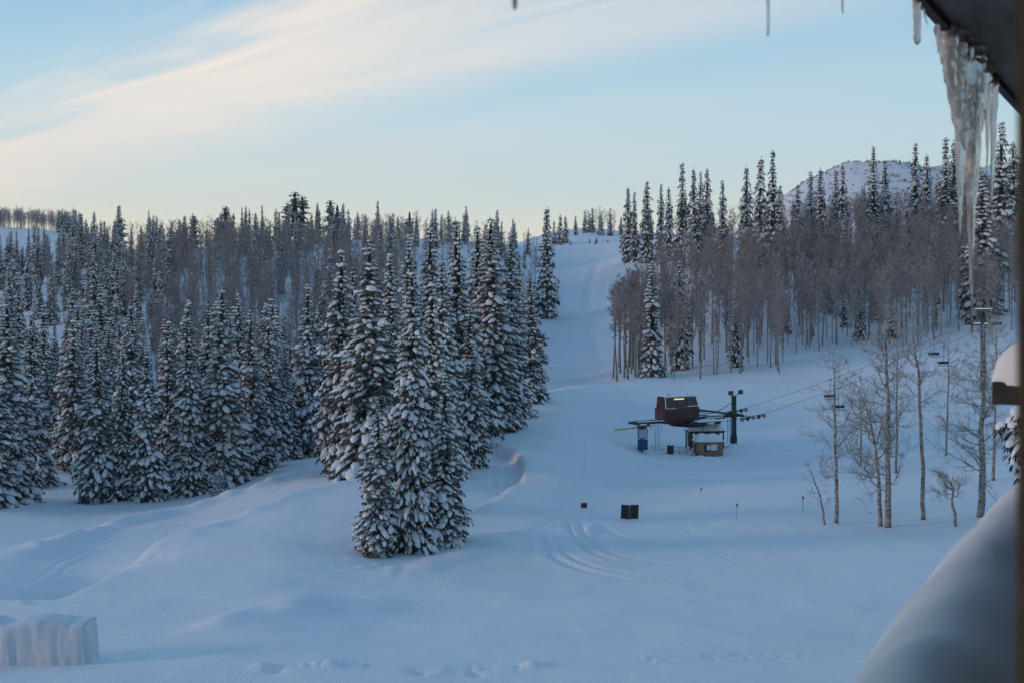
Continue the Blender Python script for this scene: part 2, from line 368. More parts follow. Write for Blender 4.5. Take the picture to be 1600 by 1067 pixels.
def H(x, y, detail=True):
    x = np.atleast_1d(np.asarray(x, float)); y = np.atleast_1d(np.asarray(y, float))
    Yc = np.maximum(y, 15.0)
    px = CX+F*x/Yc
    z = base_rel(px, Yc)
    far = np.clip((y-20)/30, 0, 1)
    z = z+far*(.22*vnoise(x/14, y/14, 1)+.11*vnoise(x/5.5, y/5.5, 2)+.035*vnoise(x/1.9, y/1.9, 3))
    z = z+np.clip((y-200)/200, 0, 1)*1.2*vnoise(x/45, y/45, 4)
    z = z+.015*vnoise(x/.7, y/.7, 7)+.012*vnoise(x/5, y/.5, 8)
    for kind, Q, amp, w in FEAT:
        idx, d, sg, fade = seg_dist(x, y, Q, w*(8 if kind == 'lip' else 4))
        if not len(idx): continue
        if kind == 'groove': v = -amp*np.exp(-(d/w)**2)+amp*.35*np.exp(-((d-w*1.9)/w)**2)
        elif kind == 'rut':
            n = vnoise(x[idx]/.45, y[idx]/.45, 11); v = amp*(np.abs(n)*1.3-.5)*np.exp(-(d/(w*2))**2)
        elif kind == 'ridge': v = amp*np.exp(-(d/w)**2)*(1+.5*vnoise(x[idx]/1.7, y[idx]/1.7, 5))
        else:
            s = d*sg
            v = amp*np.where(s > 0, -np.exp(-(s/(w*1.8)))*(1-np.exp(-(s/(w*.25)))), np.exp(-(-s/w)**1.0)*.45*(1-np.exp(-(-s/(w*.12)))))*1.6
        np.add.at(z, idx, v*fade)
    for bx, by, hh, r in BUMPS:
        d2 = (x-bx)**2+(y-by)**2
        z = z+hh*np.exp(-d2/(r*r))*(1+.3*vnoise(x/.6, y/.6, 9))
    return z+CZ
def gz(x, y): return float(H([x], [y])[0])
def at(px, Y): return (px-CX)/F*Y
def wz(row, Y): return CZ-(row-HZ)/F*Y

pxs = np.concatenate([np.arange(-900, -40, 24), np.arange(-40, 1640, 3.0), np.arange(1640, 2501, 24)])
Ys = np.exp(np.arange(math.log(15), math.log(2400), .0058))
PX, YY = np.meshgrid(pxs, Ys, indexing='ij')
XX = (PX-CX)/F*YY
ZZ = H(XX.ravel(), YY.ravel()).reshape(XX.shape)
V = np.stack([XX, YY, ZZ], -1).reshape(-1, 3)
ni, nj = XX.shape
a = (np.arange(ni-1)[:, None]*nj+np.arange(nj-1)[None, :]).ravel()
Q = np.stack([a, a+nj, a+nj+1, a+1], 1)
# apron under and behind the lodge
k = len(V); zn = ZZ[:, 0].mean()
xl, xr = XX[0, 0], XX[-1, 0]
V = np.concatenate([V, [[xl-60, 15, zn], [xl-60, -60, zn], [xr+60, -60, zn], [xr+60, 15, zn], [xl, 15, zn], [xr, 15, zn], [xl, -60, zn], [xr, -60, zn]]])
Q = np.concatenate([Q, [[k+1, k+6, k+4, k], [k+6, k+7, k+5, k+4], [k+7, k+2, k+3, k+5]]])
o = obj('ground', mesh_np('ground', V, Q=Q, mats=[M['snow']], smooth=True)); tag(o, kind='structure')

# far mountain on the right
def mountain():
    us = np.linspace(0, 1, 150); vs = np.linspace(0, 1, 90)
    U, W = np.meshgrid(us, vs, indexing='ij')
    X = 150+U*1300; Y = 1150+W*1300
    ridge = np.interp(X, [150, 250, 330, 400, 440, 480, 520, 600, 650, 720, 800, 1000, 1450], [-30, 40, 95, 158, 186, 205, 211, 208, 206, 207, 222, 250, 220])
    sl = np.clip((Y-1150)/450, 0, 1); sl = sl*sl*(3-2*sl); bk = np.clip(1-(Y-1600)/900, 0, 1)
    Z = CZ+ridge*sl*bk**.4-40*(1-sl)+(6*vnoise(X/90, Y/90, 21)+5*vnoise(X/35, Y/35, 22)+2.5*vnoise(X/14, Y/14, 23))*sl
    V = np.stack([X, Y, Z], -1).reshape(-1, 3); n = len(vs)
    a = (np.arange(len(us)-1)[:, None]*n+np.arange(n-1)[None, :]).ravel()
    o = obj('mountain', mesh_np('mountain', V, Q=np.stack([a, a+n, a+n+1, a+1], 1), mats=[M['snow']], smooth=True)); tag(o, kind='structure')
    def mz(x, y):
        i = min(max((x-150)/1300*149, 0), 148.9); j = min(max((y-1150)/1300*89, 0), 88.9)
        return Z[int(i), int(j)]
    return mz
mz = mountain()

# ------------------------------------------------------------------ trees
rs = np.random.RandomState
class NB:
    """numpy mesh collector with template stamping"""
    def __init__(s): s.V = []; s.T = []; s.mT = []; s.n = 0
    def add(s, V, T, m):
        s.V.append(V); s.T.append(T+s.n); s.mT.append(np.full(len(T), m)); s.n += len(V)
    def stamp(s, tv, tt, mats_, Rm, t):
        """tv (n,3) template, Rm (k,3,3), t (k,3)"""
        k = len(t)
        if not k: return
        P = np.einsum('kij,nj->kni', Rm, tv)+t[:, None, :]
        T = tt[None]+(np.arange(k)*len(tv))[:, None, None]
        s.V.append(P.reshape(-1, 3)); s.T.append(T.reshape(-1, 3)+s.n); s.mT.append(np.tile(mats_, k)); s.n += k*len(tv)
    def arrays(s): return np.concatenate(s.V), np.concatenate(s.T), np.concatenate(s.mT)
    def mesh(s, name, mats, smooth=False):
        V, T, m = s.arrays(); return mesh_np(name, V, T=T, mt=m, mats=mats, smooth=smooth)
def snow_tpl(r, n=7):
    V = []; T = []
    for k in range(n):
        a = 2*math.pi*k/n; q = r.uniform(.75, 1.15); V.append((math.cos(a)*q, math.sin(a)*q*.72, r.uniform(-.16, -.02)))
    for k in range(n):
        a = 2*math.pi*(k+.3)/n; q = r.uniform(.5, .72); V.append((math.cos(a)*q, math.sin(a)*q*.72, r.uniform(.22, .36)))
    V.append((r.uniform(-.1, .1), r.uniform(-.1, .1), .46)); V.append((0, 0, -.12))
    for k in range(n):
        j = (k+1) % n
        T += [(k, j, n+k), (j, n+j, n+k), (n+k, n+j, 2*n), (j, k, 2*n+1)]
    return np.array(V), np.array(T)
def needle_tpl(r, k=8):
    V = []; T = []
    for i in range(k):
        a = r.uniform(-1.9, 1.9) if i % 4 else r.uniform(-.5, .5)
        L = r.uniform(1.0, 1.55)*(1 if abs(a) < 1.2 else .75); dz = r.uniform(-.75, -.05); w = r.uniform(.12, .24)
        b = np.array([math.cos(a)*.15, math.sin(a)*.15, -.05]); e = np.array([math.cos(a)*L, math.sin(a)*L*.85, dz])
        mid = b*.45+e*.55+np.array([0, 0, .12]); s_ = np.array([-math.sin(a), math.cos(a), r.uniform(-.6, .6)])*w
        n = len(V); V += [b, mid-s_, mid+s_, e]; T += [(n, n+1, n+2), (n+1, n+3, n+2)]
    return np.array(V), np.array(T)
def rots(az, pitch, roll, sx, sy, sz):
    ca, sa = np.cos(az), np.sin(az); cp, sp = np.cos(pitch), np.sin(pitch); cr, sr = np.cos(roll), np.sin(roll)
    k = len(az); Z = np.zeros(k); O = np.ones(k)
    A = np.stack([ca, -sa, Z, sa, ca, Z, Z, Z, O], 1).reshape(k, 3, 3)
    B = np.stack([cp, Z, -sp, Z, O, Z, sp, Z, cp], 1).reshape(k, 3, 3)      # pitch up = +x goes up
    C = np.stack([O, Z, Z, Z, cr, -sr, Z, sr, cr], 1).reshape(k, 3, 3)
    S = np.stack([sx, Z, Z, Z, sy, Z, Z, Z, sz], 1).reshape(k, 3, 3)
    return A @ B @ C @ S
def fir(seed, Ht=20., Rd=2.2, spacing=.42, tuft=.42, psnow=.85, ragged=0., power=.85, bare=.03, ssize=1.0):
    """crown arrays of a spruce: drooping boughs in whorls, each a run of needle sprays under lumps of snow"""
    r = rs(seed); nb = NB()
    sn = [snow_tpl(r) for _ in range(4)]; nd = [needle_tpl(r) for _ in range(6)]
    P = []; AZ = []; PI_ = []; SC = []; SN = []
    lump = r.uniform(0, 6.28, 4); z = bare*Ht
    lean = r.uniform(-.012, .012, 2)
    while z < Ht*.985:
        t = 1-z/Ht
        prof = (t**power)*(1-.18*max(0, t-.8)/.2)
        prof *= 1+.13*math.sin(z*.8+lump[0])+.12*math.sin(z*2.3+lump[1])+r.uniform(-.1, .1)
        Rr = max(.16, Rd*prof*1.15)
        nbr = int(max(4, 2*math.pi*Rr*.8/(tuft*1.25)))
        a0 = r.uniform(0, 6.28)
        if ragged and r.rand() < ragged*.5: z += spacing*.8; continue
        for i in range(nbr):
            a = a0+2*math.pi*(i+r.uniform(-.3, .3))/nbr
            L = Rr*(1+.20*math.sin(2*a+lump[2]+z*.35)+.14*math.sin(3*a+lump[3]-z*.9)+r.uniform(-.32, .2))
            if ragged: L *= r.uniform(1-ragged*.7, 1+ragged*.5)
            el = r.uniform(-.15, .12)+.25*(1-t)-.30*t             # upper boughs rise, lower droop
            L = max(L, .15); q = L
            s = tuft*r.uniform(.75, 1.25)*(.62+.5*min(1, Rr/1.5))
            while q > max(.12, L*.35):
                drop = el*q-.10*q*q/max(L, .6)
                P.append((math.cos(a)*q+lean[0]*z, math.sin(a)*q+lean[1]*z, z+drop+r.uniform(-.06, .06)))
                AZ.append(a+r.uniform(-.45, .45)); PI_.append(el-.28*q/L-.18+r.uniform(-.2, .2)); SC.append(s*r.uniform(.8, 1.15))
                SN.append(r.rand() < psnow*(1.0 if q > L*.6 else .6)); q -= s*r.uniform(.95, 1.35)
        z += spacing*r.uniform(.8, 1.2)*(.75+.35*t)
    P.append((lean[0]*Ht, lean[1]*Ht, Ht*.985)); AZ.append(0); PI_.append(1.3); SC.append(tuft*.5); SN.append(False)
    P = np.array(P); AZ = np.array(AZ); PI_ = np.array(PI_); SC = np.array(SC); SN = np.array(SN)
    k = len(P); roll = r.uniform(-.35, .35, k)
    ch = r.randint(0, len(nd), k); cs = r.randint(0, len(sn), k)
    for j, (v, t_) in enumerate(nd):
        m = ch == j; nb.stamp(v, t_, np.zeros(len(t_), int), rots(AZ[m], PI_[m], roll[m], SC[m], SC[m], SC[m]), P[m])
    s2 = SC*r.uniform(.4, 1.2, k)*ssize
    for j, (v, t_) in enumerate(sn):
        m = (cs == j) & SN
        nb.stamp(v, t_, np.ones(len(t_), int), rots(AZ[m], PI_[m]*.95, roll[m]*1.5, s2[m]*r.uniform(1.0, 1.5, m.sum()), s2[m]*r.uniform(.8, 1.35, m.sum()), s2[m]*r.uniform(.7, 1.3, m.sum())), P[m]+np.array([0, 0, 1])*SC[m][:, None]*.10)
    # dense dark inner boughs
    n = 9; zs = np.linspace(bare*Ht+.1, Ht*.96, 26); V = []; T = []
    for zz in zs:
        q = .42*Rd*((1-zz/Ht)**power)
        for i in range(n):
            aa = 2*math.pi*i/n; w = q*r.uniform(.6, 1.3)
            V.append((math.cos(aa)*w+lean[0]*zz, math.sin(aa)*w+lean[1]*zz, zz+r.uniform(-.1, .1)))
    for j in range(len(zs)-1):
        for i in range(n):
            a, b_ = j*n+i, j*n+(i+1) % n; T += [(a, b_, b_+n), (a, b_+n, a+n)]
    nb.add(np.array(V), np.array(T), 0)
    return nb
def trunk_mesh(name, Ht, r0, mat, n=8, top=.97):
    mb = MB(); mb.tube([(0, 0, -.8), (0, 0, .15), (0, 0, Ht*.3), (0, 0, Ht*.65), (0, 0, Ht*top)], [r0*1.25, r0*1.1, r0*.8, r0*.45, .02], n)
    me = bpy.data.meshes.new(name); me.from_pydata(mb.v, [], mb.f); me.materials.append(mat)
    me.polygons.foreach_set('use_smooth', [True]*len(mb.f)); return me
FM = [M['needle'], M['tsnow']]
NEAR = []; MID = []; PINE = []
for i in range(6):
    nb = fir(100+i, 20, 2.3, [.40, .46, .38, .48, .42, .44][i], [.35, .41, .33, .43, .37, .39][i], [.85, .75, .9, .8, .7, .85][i], power=[.78, .95, .84, 1.0, .88, .74][i], bare=.01, ssize=.93)
    NEAR.append((nb.mesh('spruce_crown', FM), trunk_mesh('spruce_trunk', 20, .22, M['firbark'])))
for i in range(6):
    nb = fir(200+i, 20, 1.9, .6, .58, .82, power=[.8, .95, .7, .9, .75, 1.0][i], bare=.03, ssize=.85)
    MID.append((nb.mesh('spruce_crown', FM), trunk_mesh('spruce_trunk', 20, .22, M['firbark'])))
for i in range(3):
    nb = fir(300+i, 20, 3.6, .95, .75, .5, ragged=.75, power=.42, bare=.22, ssize=.7)
    PINE.append((nb.mesh('pine_crown', FM), trunk_mesh('pine_trunk', 20, .3, M['firbark'])))
LOW = [fir(400+i, 20, 2.1, 1.1, 1.0, .6, power=.85, ssize=.8).arrays() for i in range(3)]

def frusta(P0, P1, R0, R1, n=3):
    D = P1-P0; D = D/np.maximum(np.linalg.norm(D, axis=1, keepdims=True), 1e-6)
    A = np.where(np.abs(D[:, 2:3]) < .9, np.array([[0, 0, 1.]]), np.array([[1., 0, 0]]))
    U = np.cross(A, D); U /= np.maximum(np.linalg.norm(U, axis=1, keepdims=True), 1e-6); W = np.cross(D, U)
    k = len(P0); ang = np.arange(n)*2*math.pi/n
    ring = U[:, None]*np.cos(ang)[None, :, None]+W[:, None]*np.sin(ang)[None, :, None]
    V = np.concatenate([P0[:, None]+ring*R0[:, None, None], P1[:, None]+ring*R1[:, None, None]], 1).reshape(-1, 3)
    T = []
    for i in range(n):
        j = (i+1) % n; T += [(i, j, n+j), (i, n+j, n+i)]
    T = np.array(T)[None]+(np.arange(k)*2*n)[:, None, None]
    return V, T.reshape(-1, 3)
def aspen_far(seed, Ht=18., crown0=.38, Rc=1.7, n1=40, n2=8, n3=6, tw=.018, flat=False):
    """bare aspen: ascending limbs with sprays of fine twigs"""
    r = rs(seed); P0 = []; P1 = []; A = []; B = []
    def kids(p0, p1, n, L, r0, sp):
        out = []
        d = (p1-p0)/np.linalg.norm(p1-p0)
        for _ in range(n):
            t = r.uniform(.25, 1.0); q = p0+(p1-p0)*t
            dd = d+r.normal(0, sp, 3)+np.array([0, 0, .25]); dd /= np.linalg.norm(dd)
            e = q+dd*L*r.uniform(.6, 1.2)
            P0.append(q); P1.append(e); A.append(r0); B.append(r0*.45); out.append((q, e))
        return out
    for i in range(n1):
        t = crown0+(1-crown0)*(i+r.rand())/n1*.97; z = t*Ht; a = r.uniform(0, 6.28)
        env = math.sin(min(1, (1-t)/(1-crown0))*math.pi*.8+.25)
        L = Rc*max(.3, env)*r.uniform(.8, 1.3); up = r.uniform(.6, 1.4)
        p0 = np.array([0, 0, z]); p1 = p0+np.array([math.cos(a), math.sin(a), up])*L*.72
        P0.append(p0); P1.append(p1); A.append(.035); B.append(.016)
        for q, e in kids(p0, p1, n2, L*.55, tw*1.25, .5):
            kids(q, e, n3, L*.38, tw, .5)
    V, T = frusta(np.array(P0), np.array(P1), np.array(A), np.array(B), 2 if flat else 3)
    if flat: T = T.reshape(-1, 4, 3)[:, :2].reshape(-1, 3)
    return V, T
def asp_trunk(name, Ht, r0, seed):
    r = rs(seed); mb = MB(); pts = []; rad = []
    ox = oy = 0
    for i in range(9):
        t = i/8; pts.append((ox, oy, -.5+t*(Ht*.97+.5))); rad.append(r0*(1.15-t)*.9+.012); ox += r.uniform(-.1, .1); oy += r.uniform(-.1, .1)
    mb.tube(pts, rad, 6); me = bpy.data.meshes.new(name); me.from_pydata(mb.v, [], mb.f); me.materials.append(M['aspen'])
    me.polygons.foreach_set('use_smooth', [True]*len(mb.f)); return me
ASP = []
for i in range(6):
    V, T = aspen_far(500+i, 18, [.34, .42, .3, .5, .38, .26][i], [1.6, 1.35, 1.8, 1.3, 1.5, 1.7][i], [34, 26, 38, 24, 30, 40][i])
    ASP.append((mesh_np('aspen_branches', V, T=T, mats=[M['twig']]), asp_trunk('aspen_trunk', 18, .15, 520+i)))
ASPLOW = [aspen_far(540+i, 16, .3, 1.8, 24, 6, 4, .030, True) for i in range(3)]

_copy_n = {}
def place_tree(kind, name, x, y, Ht, wid, label, cat, group=None, rz=None, tilt=0.0, split=True, z=None, base=20.0, parts=('crown', 'trunk')):
    e = empty(name, (x, y, gz(x, y)-.15 if z is None else z), random.uniform(0, 6.28) if rz is None else rz, label, cat, group)
    s = Ht/base; e.scale = (s*wid, s*wid, s)
    if tilt: e.rotation_euler[0] = random.uniform(-tilt, tilt); e.rotation_euler[1] = random.uniform(-tilt, tilt)
    c = obj(parts[0], kind[0], e); t = obj(parts[1], kind[1], e)
    return e

random.seed(5)
# hand placed spruces: column, distance, row of the tip, width factor, variant, label
BIG = [
 (590, 71, 615, 1.05, 1, 'short slim snow-laden spruce at the near left corner of the central tree cluster'),
 (643, 72.5, 418, .84, 0, 'tall slender spruce at the very front of the central cluster'),
 (693, 74, 575, 1.08, 3, 'bushy spruce at the near right corner of the central cluster, boughs touching the snow'),
 (672, 84, 440, .85, 5, 'slim snowy spruce rising just behind the two front trees of the central cluster'),
 (578, 104, 368, 1.25, 4, 'broad tall snowy spruce on the left side of the central cluster above the drift lip'),
 (610, 112, 392, .9, 2, 'snowy spruce wedged between the broad left tree and the tall front spruce of the cluster'),
 (530, 118, 388, .95, 5, 'narrow tall snowy spruce at the left edge of the central cluster'),
 (555, 128, 412, .9, 1, 'snowy spruce standing behind the left edge of the central cluster'),
 (479, 150, 437, 1.05, 3, 'lone snowy spruce beside the shaded gap left of the central cluster'),
 (636, 118, 362, .8, 2, 'thin spruce whose tip shows right above the tall front spruce of the cluster'),
 (672, 122, 350, .95, 4, 'tall dark spruce in the middle back of the central cluster with a pointed tip'),
 (690, 104, 402, .9, 0, 'snowy spruce in the middle of the central cluster, right of the front pair'),
 (718, 116, 338, 1.1, 1, 'very tall dark-sided spruce left of the tallest one in the central cluster'),
 (735, 108, 470, .85, 3, 'lower snowy spruce on the right flank of the central cluster by the hollow'),
 (768, 128, 336, 1.15, 0, 'tallest broad spruce of the central cluster with dark right side'),
 (748, 140, 352, .9, 5, 'spruce half hidden behind the tallest one of the central cluster'),
 (800, 141, 360, .95, 2, 'tall spruce just right of the tallest one in the central cluster'),
 (828, 152, 425, 1.1, 4, 'shorter spruce ending the central cluster at its right, beside the ski run'),
 (812, 160, 392, .8, 1, 'slim spruce behind the right end of the central cluster'),
 (342, 118.0, 735, 1.9, 3, 'little spruce half buried in snow in front of the left trees'),
 (10, 118, 470, 1.25, 0, 'large snowy spruce at the left edge of the picture, nearest of the left stand'),
 (52, 132, 482, 1.0, 2, 'snowy spruce just right of the large one at the left picture edge'),
 (-22, 112, 500, 1.2, 4, 'snowy spruce cut by the left edge of the picture'),
 (112, 145, 498, 1.1, 5, 'dark spruce set back in shade in the left stand'),
 (152, 121, 512, .95, 1, 'snowy spruce with bare lower stem showing, left of the pair with low boughs'),
 (192, 122, 540, .9, 4, 'left one of the two front spruces in the left stand with boughs to the ground'),
 (228, 121, 535, 1.05, 3, 'right one of the two front spruces in the left stand with boughs to the ground'),
 (203, 142, 474, 1.1, 0, 'taller round-topped spruce behind the front pair of the left stand'),
 (262, 140, 500, .9, 5, 'shaded spruce filling the gap in the middle of the left stand'),
 (297, 124, 465, .95, 2, 'narrow snowy spruce left of the most snow-covered one in the left stand'),
 (345, 126, 448, 1.2, 0, 'largest and most snow-covered spruce of the left stand, right of its middle'),
 (322, 142, 470, .9, 1, 'spruce between the narrow one and the largest one of the left stand'),
 (393, 132, 478, 1.0, 3, 'snowy spruce to the right of the largest one of the left stand'),
 (418, 138, 495, .9, 5, 'slim spruce near the right end of the left stand'),
 (445, 146, 530, 1.0, 4, 'low snowy spruce ending the left stand at its right beside the gap'),
 (370, 150, 455, .9, 2, 'spruce tip rising behind the right half of the left stand'),
]
NT = {}
def big_tree(px, Y, toprow, wid, v, label, pool=NEAR, name='spruce_tree', group=None, cat='spruce tree'):
    x = at(px, Y); z = gz(x, Y)-.15; Ht = wz(toprow, Y)-z
    e = place_tree(pool[v], name, x, Y, Ht, wid*(.8+.2*20/max(Ht, 6)), label, cat, group, z=z)
    return e
for px, Y, tr, wd, v, lab in BIG: big_tree(px, Y, tr, wd*((.86 if Y < 80 else .97) if px > 460 else .95), v, lab)
big_tree(1668, 46, 150, .82, 2, 'close snowy spruce half hidden behind the wooden post at the right edge')

# hand placed firs farther off: (px, Y, toprow, width, variant)
RF = [(982,405,292,1.0,0),(992,402,300,.9,1),(1011,395,284,1.0,2),(1032,392,288,.9,3),(1045,385,292,1.0,4),(1066,360,255,1.05,5),(1084,352,262,.9,0),(1094,366,268,.8,1),(1104,356,263,.9,2),
      (1130,350,282,1.0,3),(1166,330,258,.85,4),(1187,322,244,.95,0),(1208,300,236,.95,1),(1218,330,290,.9,2),(1020,207,408,1.1,3),(1062,222,402,1.0,4),(1150,216,440,.9,1),(1040,300,380,1.0,5),(1228,300,405,.9,1),
      (1247,330,290,.9,2),(1268,335,268,1.0,3),(1282,345,262,1.0,4),(1306,350,266,1.0,5),(1316,345,255,.9,0),(1365,340,228,.95,1),(1384,350,250,.9,2),(1430,345,224,1.0,3),(1448,360,240,.9,4),
      (1478,330,215,1.15,5),(1492,335,218,1.0,0),(1563,300,190,1.1,1),(1582,310,222,1.1,2),(1343,262,445,1.0,0),(1270,246,505,.9,1),(1533,245,270,1.35,2),(1230,250,470,1.0,3),(1330,285,400,1.0,4),(1400,330,300,1,5)]
CENT = [(853,330,322,.9,0),(875,520,335,1.0,1),(884,525,338,1.0,2),(866,515,345,.9,3)]
items = []   # everything placed by scatter: (kind, px, Y, H, wid, variant, zone)
for px, Y, tr, wd, v in RF: items.append(('fir', px, Y, tr, wd, v, 'R'))
for px, Y, tr, wd, v in CENT: items.append(('fir', px, Y, tr, wd, v, 'T'))
def scatter(kind, n, p0, p1, y0, y1, h0, h1, zone, w=(.85, 1.15), mind=1.0, test=None, nv=6):
    got = []; tries = 0
    while len(got) < n and tries < n*40:
        tries += 1
        px = random.uniform(p0, p1); Y = math.sqrt(random.uniform(y0*y0, y1*y1))
        if test and not test(px, Y): continue
        x = at(px, Y)
        if any((x-a)**2+(Y-b)**2 < mind*mind for a, b in got): continue
        got.append((x, Y)); items.append((kind, px, Y, ('h', random.uniform(h0, h1)), random.uniform(*w), random.randrange(nv), zone))
scatter('fir', 40, -25, 455, 150, 205, 16, 24, 'L', mind=3.2)
scatter('fir', 78, -25, 265, 205, 400, 13, 21, 'L', mind=3.0)
scatter('fir', 26, 260, 640, 220, 400, 12, 20, 'L', mind=4)
scatter('fir', 14, 450, 850, 180, 260, 16, 22, 'L', mind=4, test=lambda p, y: p < 820)
scatter('fir', 84, -20, 850, 400, 462, 10, 18, 'S', w=(.6, 1.0), mind=3)
scatter('aspen', 125, 230, 640, 205, 395, 12, 17, 'L', mind=2.4)
scatter('aspen', 34, 60, 300, 250, 390, 12, 16, 'L', mind=3)
scatter('aspen', 60, 600, 850, 190, 395, 12, 16, 'L', mind=2.5, test=lambda p, y: p < 838)
for _p, _Y in ((958,232),(964,222),(969,236),(975,226),(981,215),(986,230),(992,221),(998,212),(978,240),(1003,226),(967,244),(990,238)): items.append(('aspen', _p, _Y, ('h', random.uniform(19, 22)), 1.25, random.randrange(6), 'R'))
scatter('aspen', 84, 965, 1232, 198, 290, 12, 22, 'R', mind=1.7, test=lambda p, y: p > 965+(y-198)*0 and not (p < 1000 and y > 262) and y > 196+ (14 if p<1010 else 0) and y < 215+(p-955)*1.1)
scatter('aspen', 26, 1015, 1232, 290, 360, 13, 18, 'R', mind=2.5)
scatter('aspen', 100, 1232, 1610, 255, 345, 12, 21, 'R', mind=2.2, test=lambda p, y: y > 236+ (1610-p)*.03)
scatter('aspen', 40, 1235, 1600, 222, 262, 12, 20, 'R', mind=2.5)
scatter('fir', 10, 1240, 1530, 232, 280, 7, 15, 'R', mind=5)
scatter('aspen', 120, 1240, 1610, 345, 450, 13, 18, 'R', mind=2.5)
scatter('fir', 26, 1235, 1610, 290, 430, 14, 20, 'R', mind=4)
for p, Y, h in [(352,440,17),(340,436,13),(303,430,14),(460,436,22),(472,440,20),(450,445,17),(517,438,18),(527,442,16),(190,420,15),(15,330,16),(640,445,12),(853,445,0)]:
    if h: items.append(('pine', p, Y, ('h', h), 1.0, random.randrange(3), 'S'))
scatter('fir', 8, 898, 975, 560, 620, 9, 15, 'T', mind=3)
scatter('aspen', 12, 900, 975, 570, 640, 10, 15, 'T', mind=3)
scatter('fir', 7, 868, 952, 500, 525, 1.6, 3.6, 'B', w=(1.6, 2.2), mind=3)
INFO = {
 ('fir','R'): ('dark pointed spruce rising among bare aspens on the hillside right of the ski run', 'spruces in the forest right of the run'),
 ('fir','L'): ('snow-dusted spruce on the wooded hillside behind the left stand', 'spruces on the left hillside'),
 ('fir','S'): ('small dark spruce along the left ridge skyline', 'spruces on the left skyline'),
 ('fir','T'): ('distant spruce at the head of the ski run', 'spruces at the head of the run'),
 ('fir','B'): ('tiny dark spruce sapling on the snow at the brow of the ski run', 'saplings on the brow of the run'),
 ('aspen','L'): ('bare brown aspen in the thicket on the left hillside', 'aspens on the left hillside'),
 ('aspen','R'): ('bare pale-stemmed aspen in the grove right of the ski run', 'aspens right of the run'),
 ('aspen','T'): ('distant bare aspen at the head of the ski run', 'aspens at the head of the run'),
 ('pine','S'): ('round-crowned ragged pine standing out on the left ridge skyline', 'pines on the left skyline'),
}
def resolve(it):
    kind, px, Y, h, wd, v, zone = it
    x = at(px, Y); z = gz(x, Y)-.2
    Ht = h[1] if isinstance(h, tuple) else wz(h, Y)-z
    return (kind, x, Y, z, Ht, wd, v, zone)
res = [resolve(i) for i in items]
rest = {'fir': [], 'aspen': []}
firs = sorted([r_ for r_ in res if r_[0] == 'fir'], key=lambda r_: -r_[4]/r_[2])
asps = sorted([r_ for r_ in res if r_[0] == 'aspen'], key=lambda r_: -r_[4]/r_[2])
rest['fir'] = [q for q in firs[258:] if q[7] != 'B']; rest['aspen'] = asps[290:]
indiv = firs[:258]+[q for q in firs[258:] if q[7] == 'B']+asps[:290]+[r_ for r_ in res if r_[0] == 'pine']
for kind, x, Y, z, Ht, wd, v, zone in indiv:
    lab, grp = INFO[(kind, zone)]
    if kind == 'fir':
        nm = 'spruce_sapling' if zone == 'B' else 'spruce_tree'
        place_tree(MID[v] if Y > 170 else NEAR[v], nm, x, Y, Ht, wd*(.85 if zone == 'R' else 1.0), lab, 'spruce tree', grp, z=z)
    elif kind == 'pine': place_tree(PINE[v], 'pine_tree', x, Y, Ht, wd, lab, 'pine tree', grp, z=z)
    else: place_tree(ASP[v], 'aspen_tree', x, Y, Ht, wd, lab, 'aspen tree', grp, z=z, base=18.0, tilt=.04, parts=('branches', 'trunk'))

# the rest and the far-off woods: one object each
def merged(name, lst, tpls, base, mats, has_m):
    Vs = []; Ts = []; Ms = []; n = 0
    for i, (x, y, z, Ht, wd) in enumerate(lst):
        tp = tpls[i % len(tpls)]; a = random.uniform(0, 6.28); s = Ht/base
        V = tp[0]*np.array([s*wd, s*wd, s]); ca, sa = math.cos(a), math.sin(a)
        V = np.stack([V[:, 0]*ca-V[:, 1]*sa+x, V[:, 0]*sa+V[:, 1]*ca+y, V[:, 2]+z], 1)
        Vs.append(V); Ts.append(tp[1]+n); Ms.append(tp[2] if has_m else np.zeros(len(tp[1]), int)); n += len(V)
    if not Vs: return
    return obj(name, mesh_np(name, np.concatenate(Vs), T=np.concatenate(Ts), mt=np.concatenate(Ms), mats=mats))
def more(n, p0, p1, y0, y1, h0, h1, w=1.0):
    out = []
    for _ in range(n):
        px = random.uniform(p0, p1); Y = random.uniform(y0, y1); x = at(px, Y); out.append((x, Y, gz(x, Y)-.2, random.uniform(h0, h1), w))
    return out
lf = [(q[1], q[2], q[3], q[4], q[5]) for q in rest['fir']]+more(30, -30, 860, 462, 480, 8, 14)+more(12, 90, 130, 830, 880, 14, 22)+more(8, 120, 160, 700, 760, 12, 18)
la = [(q[1], q[2], q[3], q[4], q[5]) for q in rest['aspen']]+more(280, -60, 112, 880, 960, 13, 18, 1.1)+more(26, 550, 860, 420, 450, 8, 11)+more(200, 215, 640, 200, 400, 12, 16)+more(40, 60, 240, 300, 400, 11, 15)+more(150, 280, 640, 290, 410, 12, 15)+more(60, 600, 836, 220, 400, 11, 15)+more(170, 1236, 1600, 228, 320, 13, 19)+more(70, 1000, 1232, 206, 290, 15, 19)+more(170, 240, 640, 215, 330, 12, 16)+more(190, 1235, 1610, 275, 450, 14, 19)+more(60, 1010, 1235, 250, 400, 14, 18)
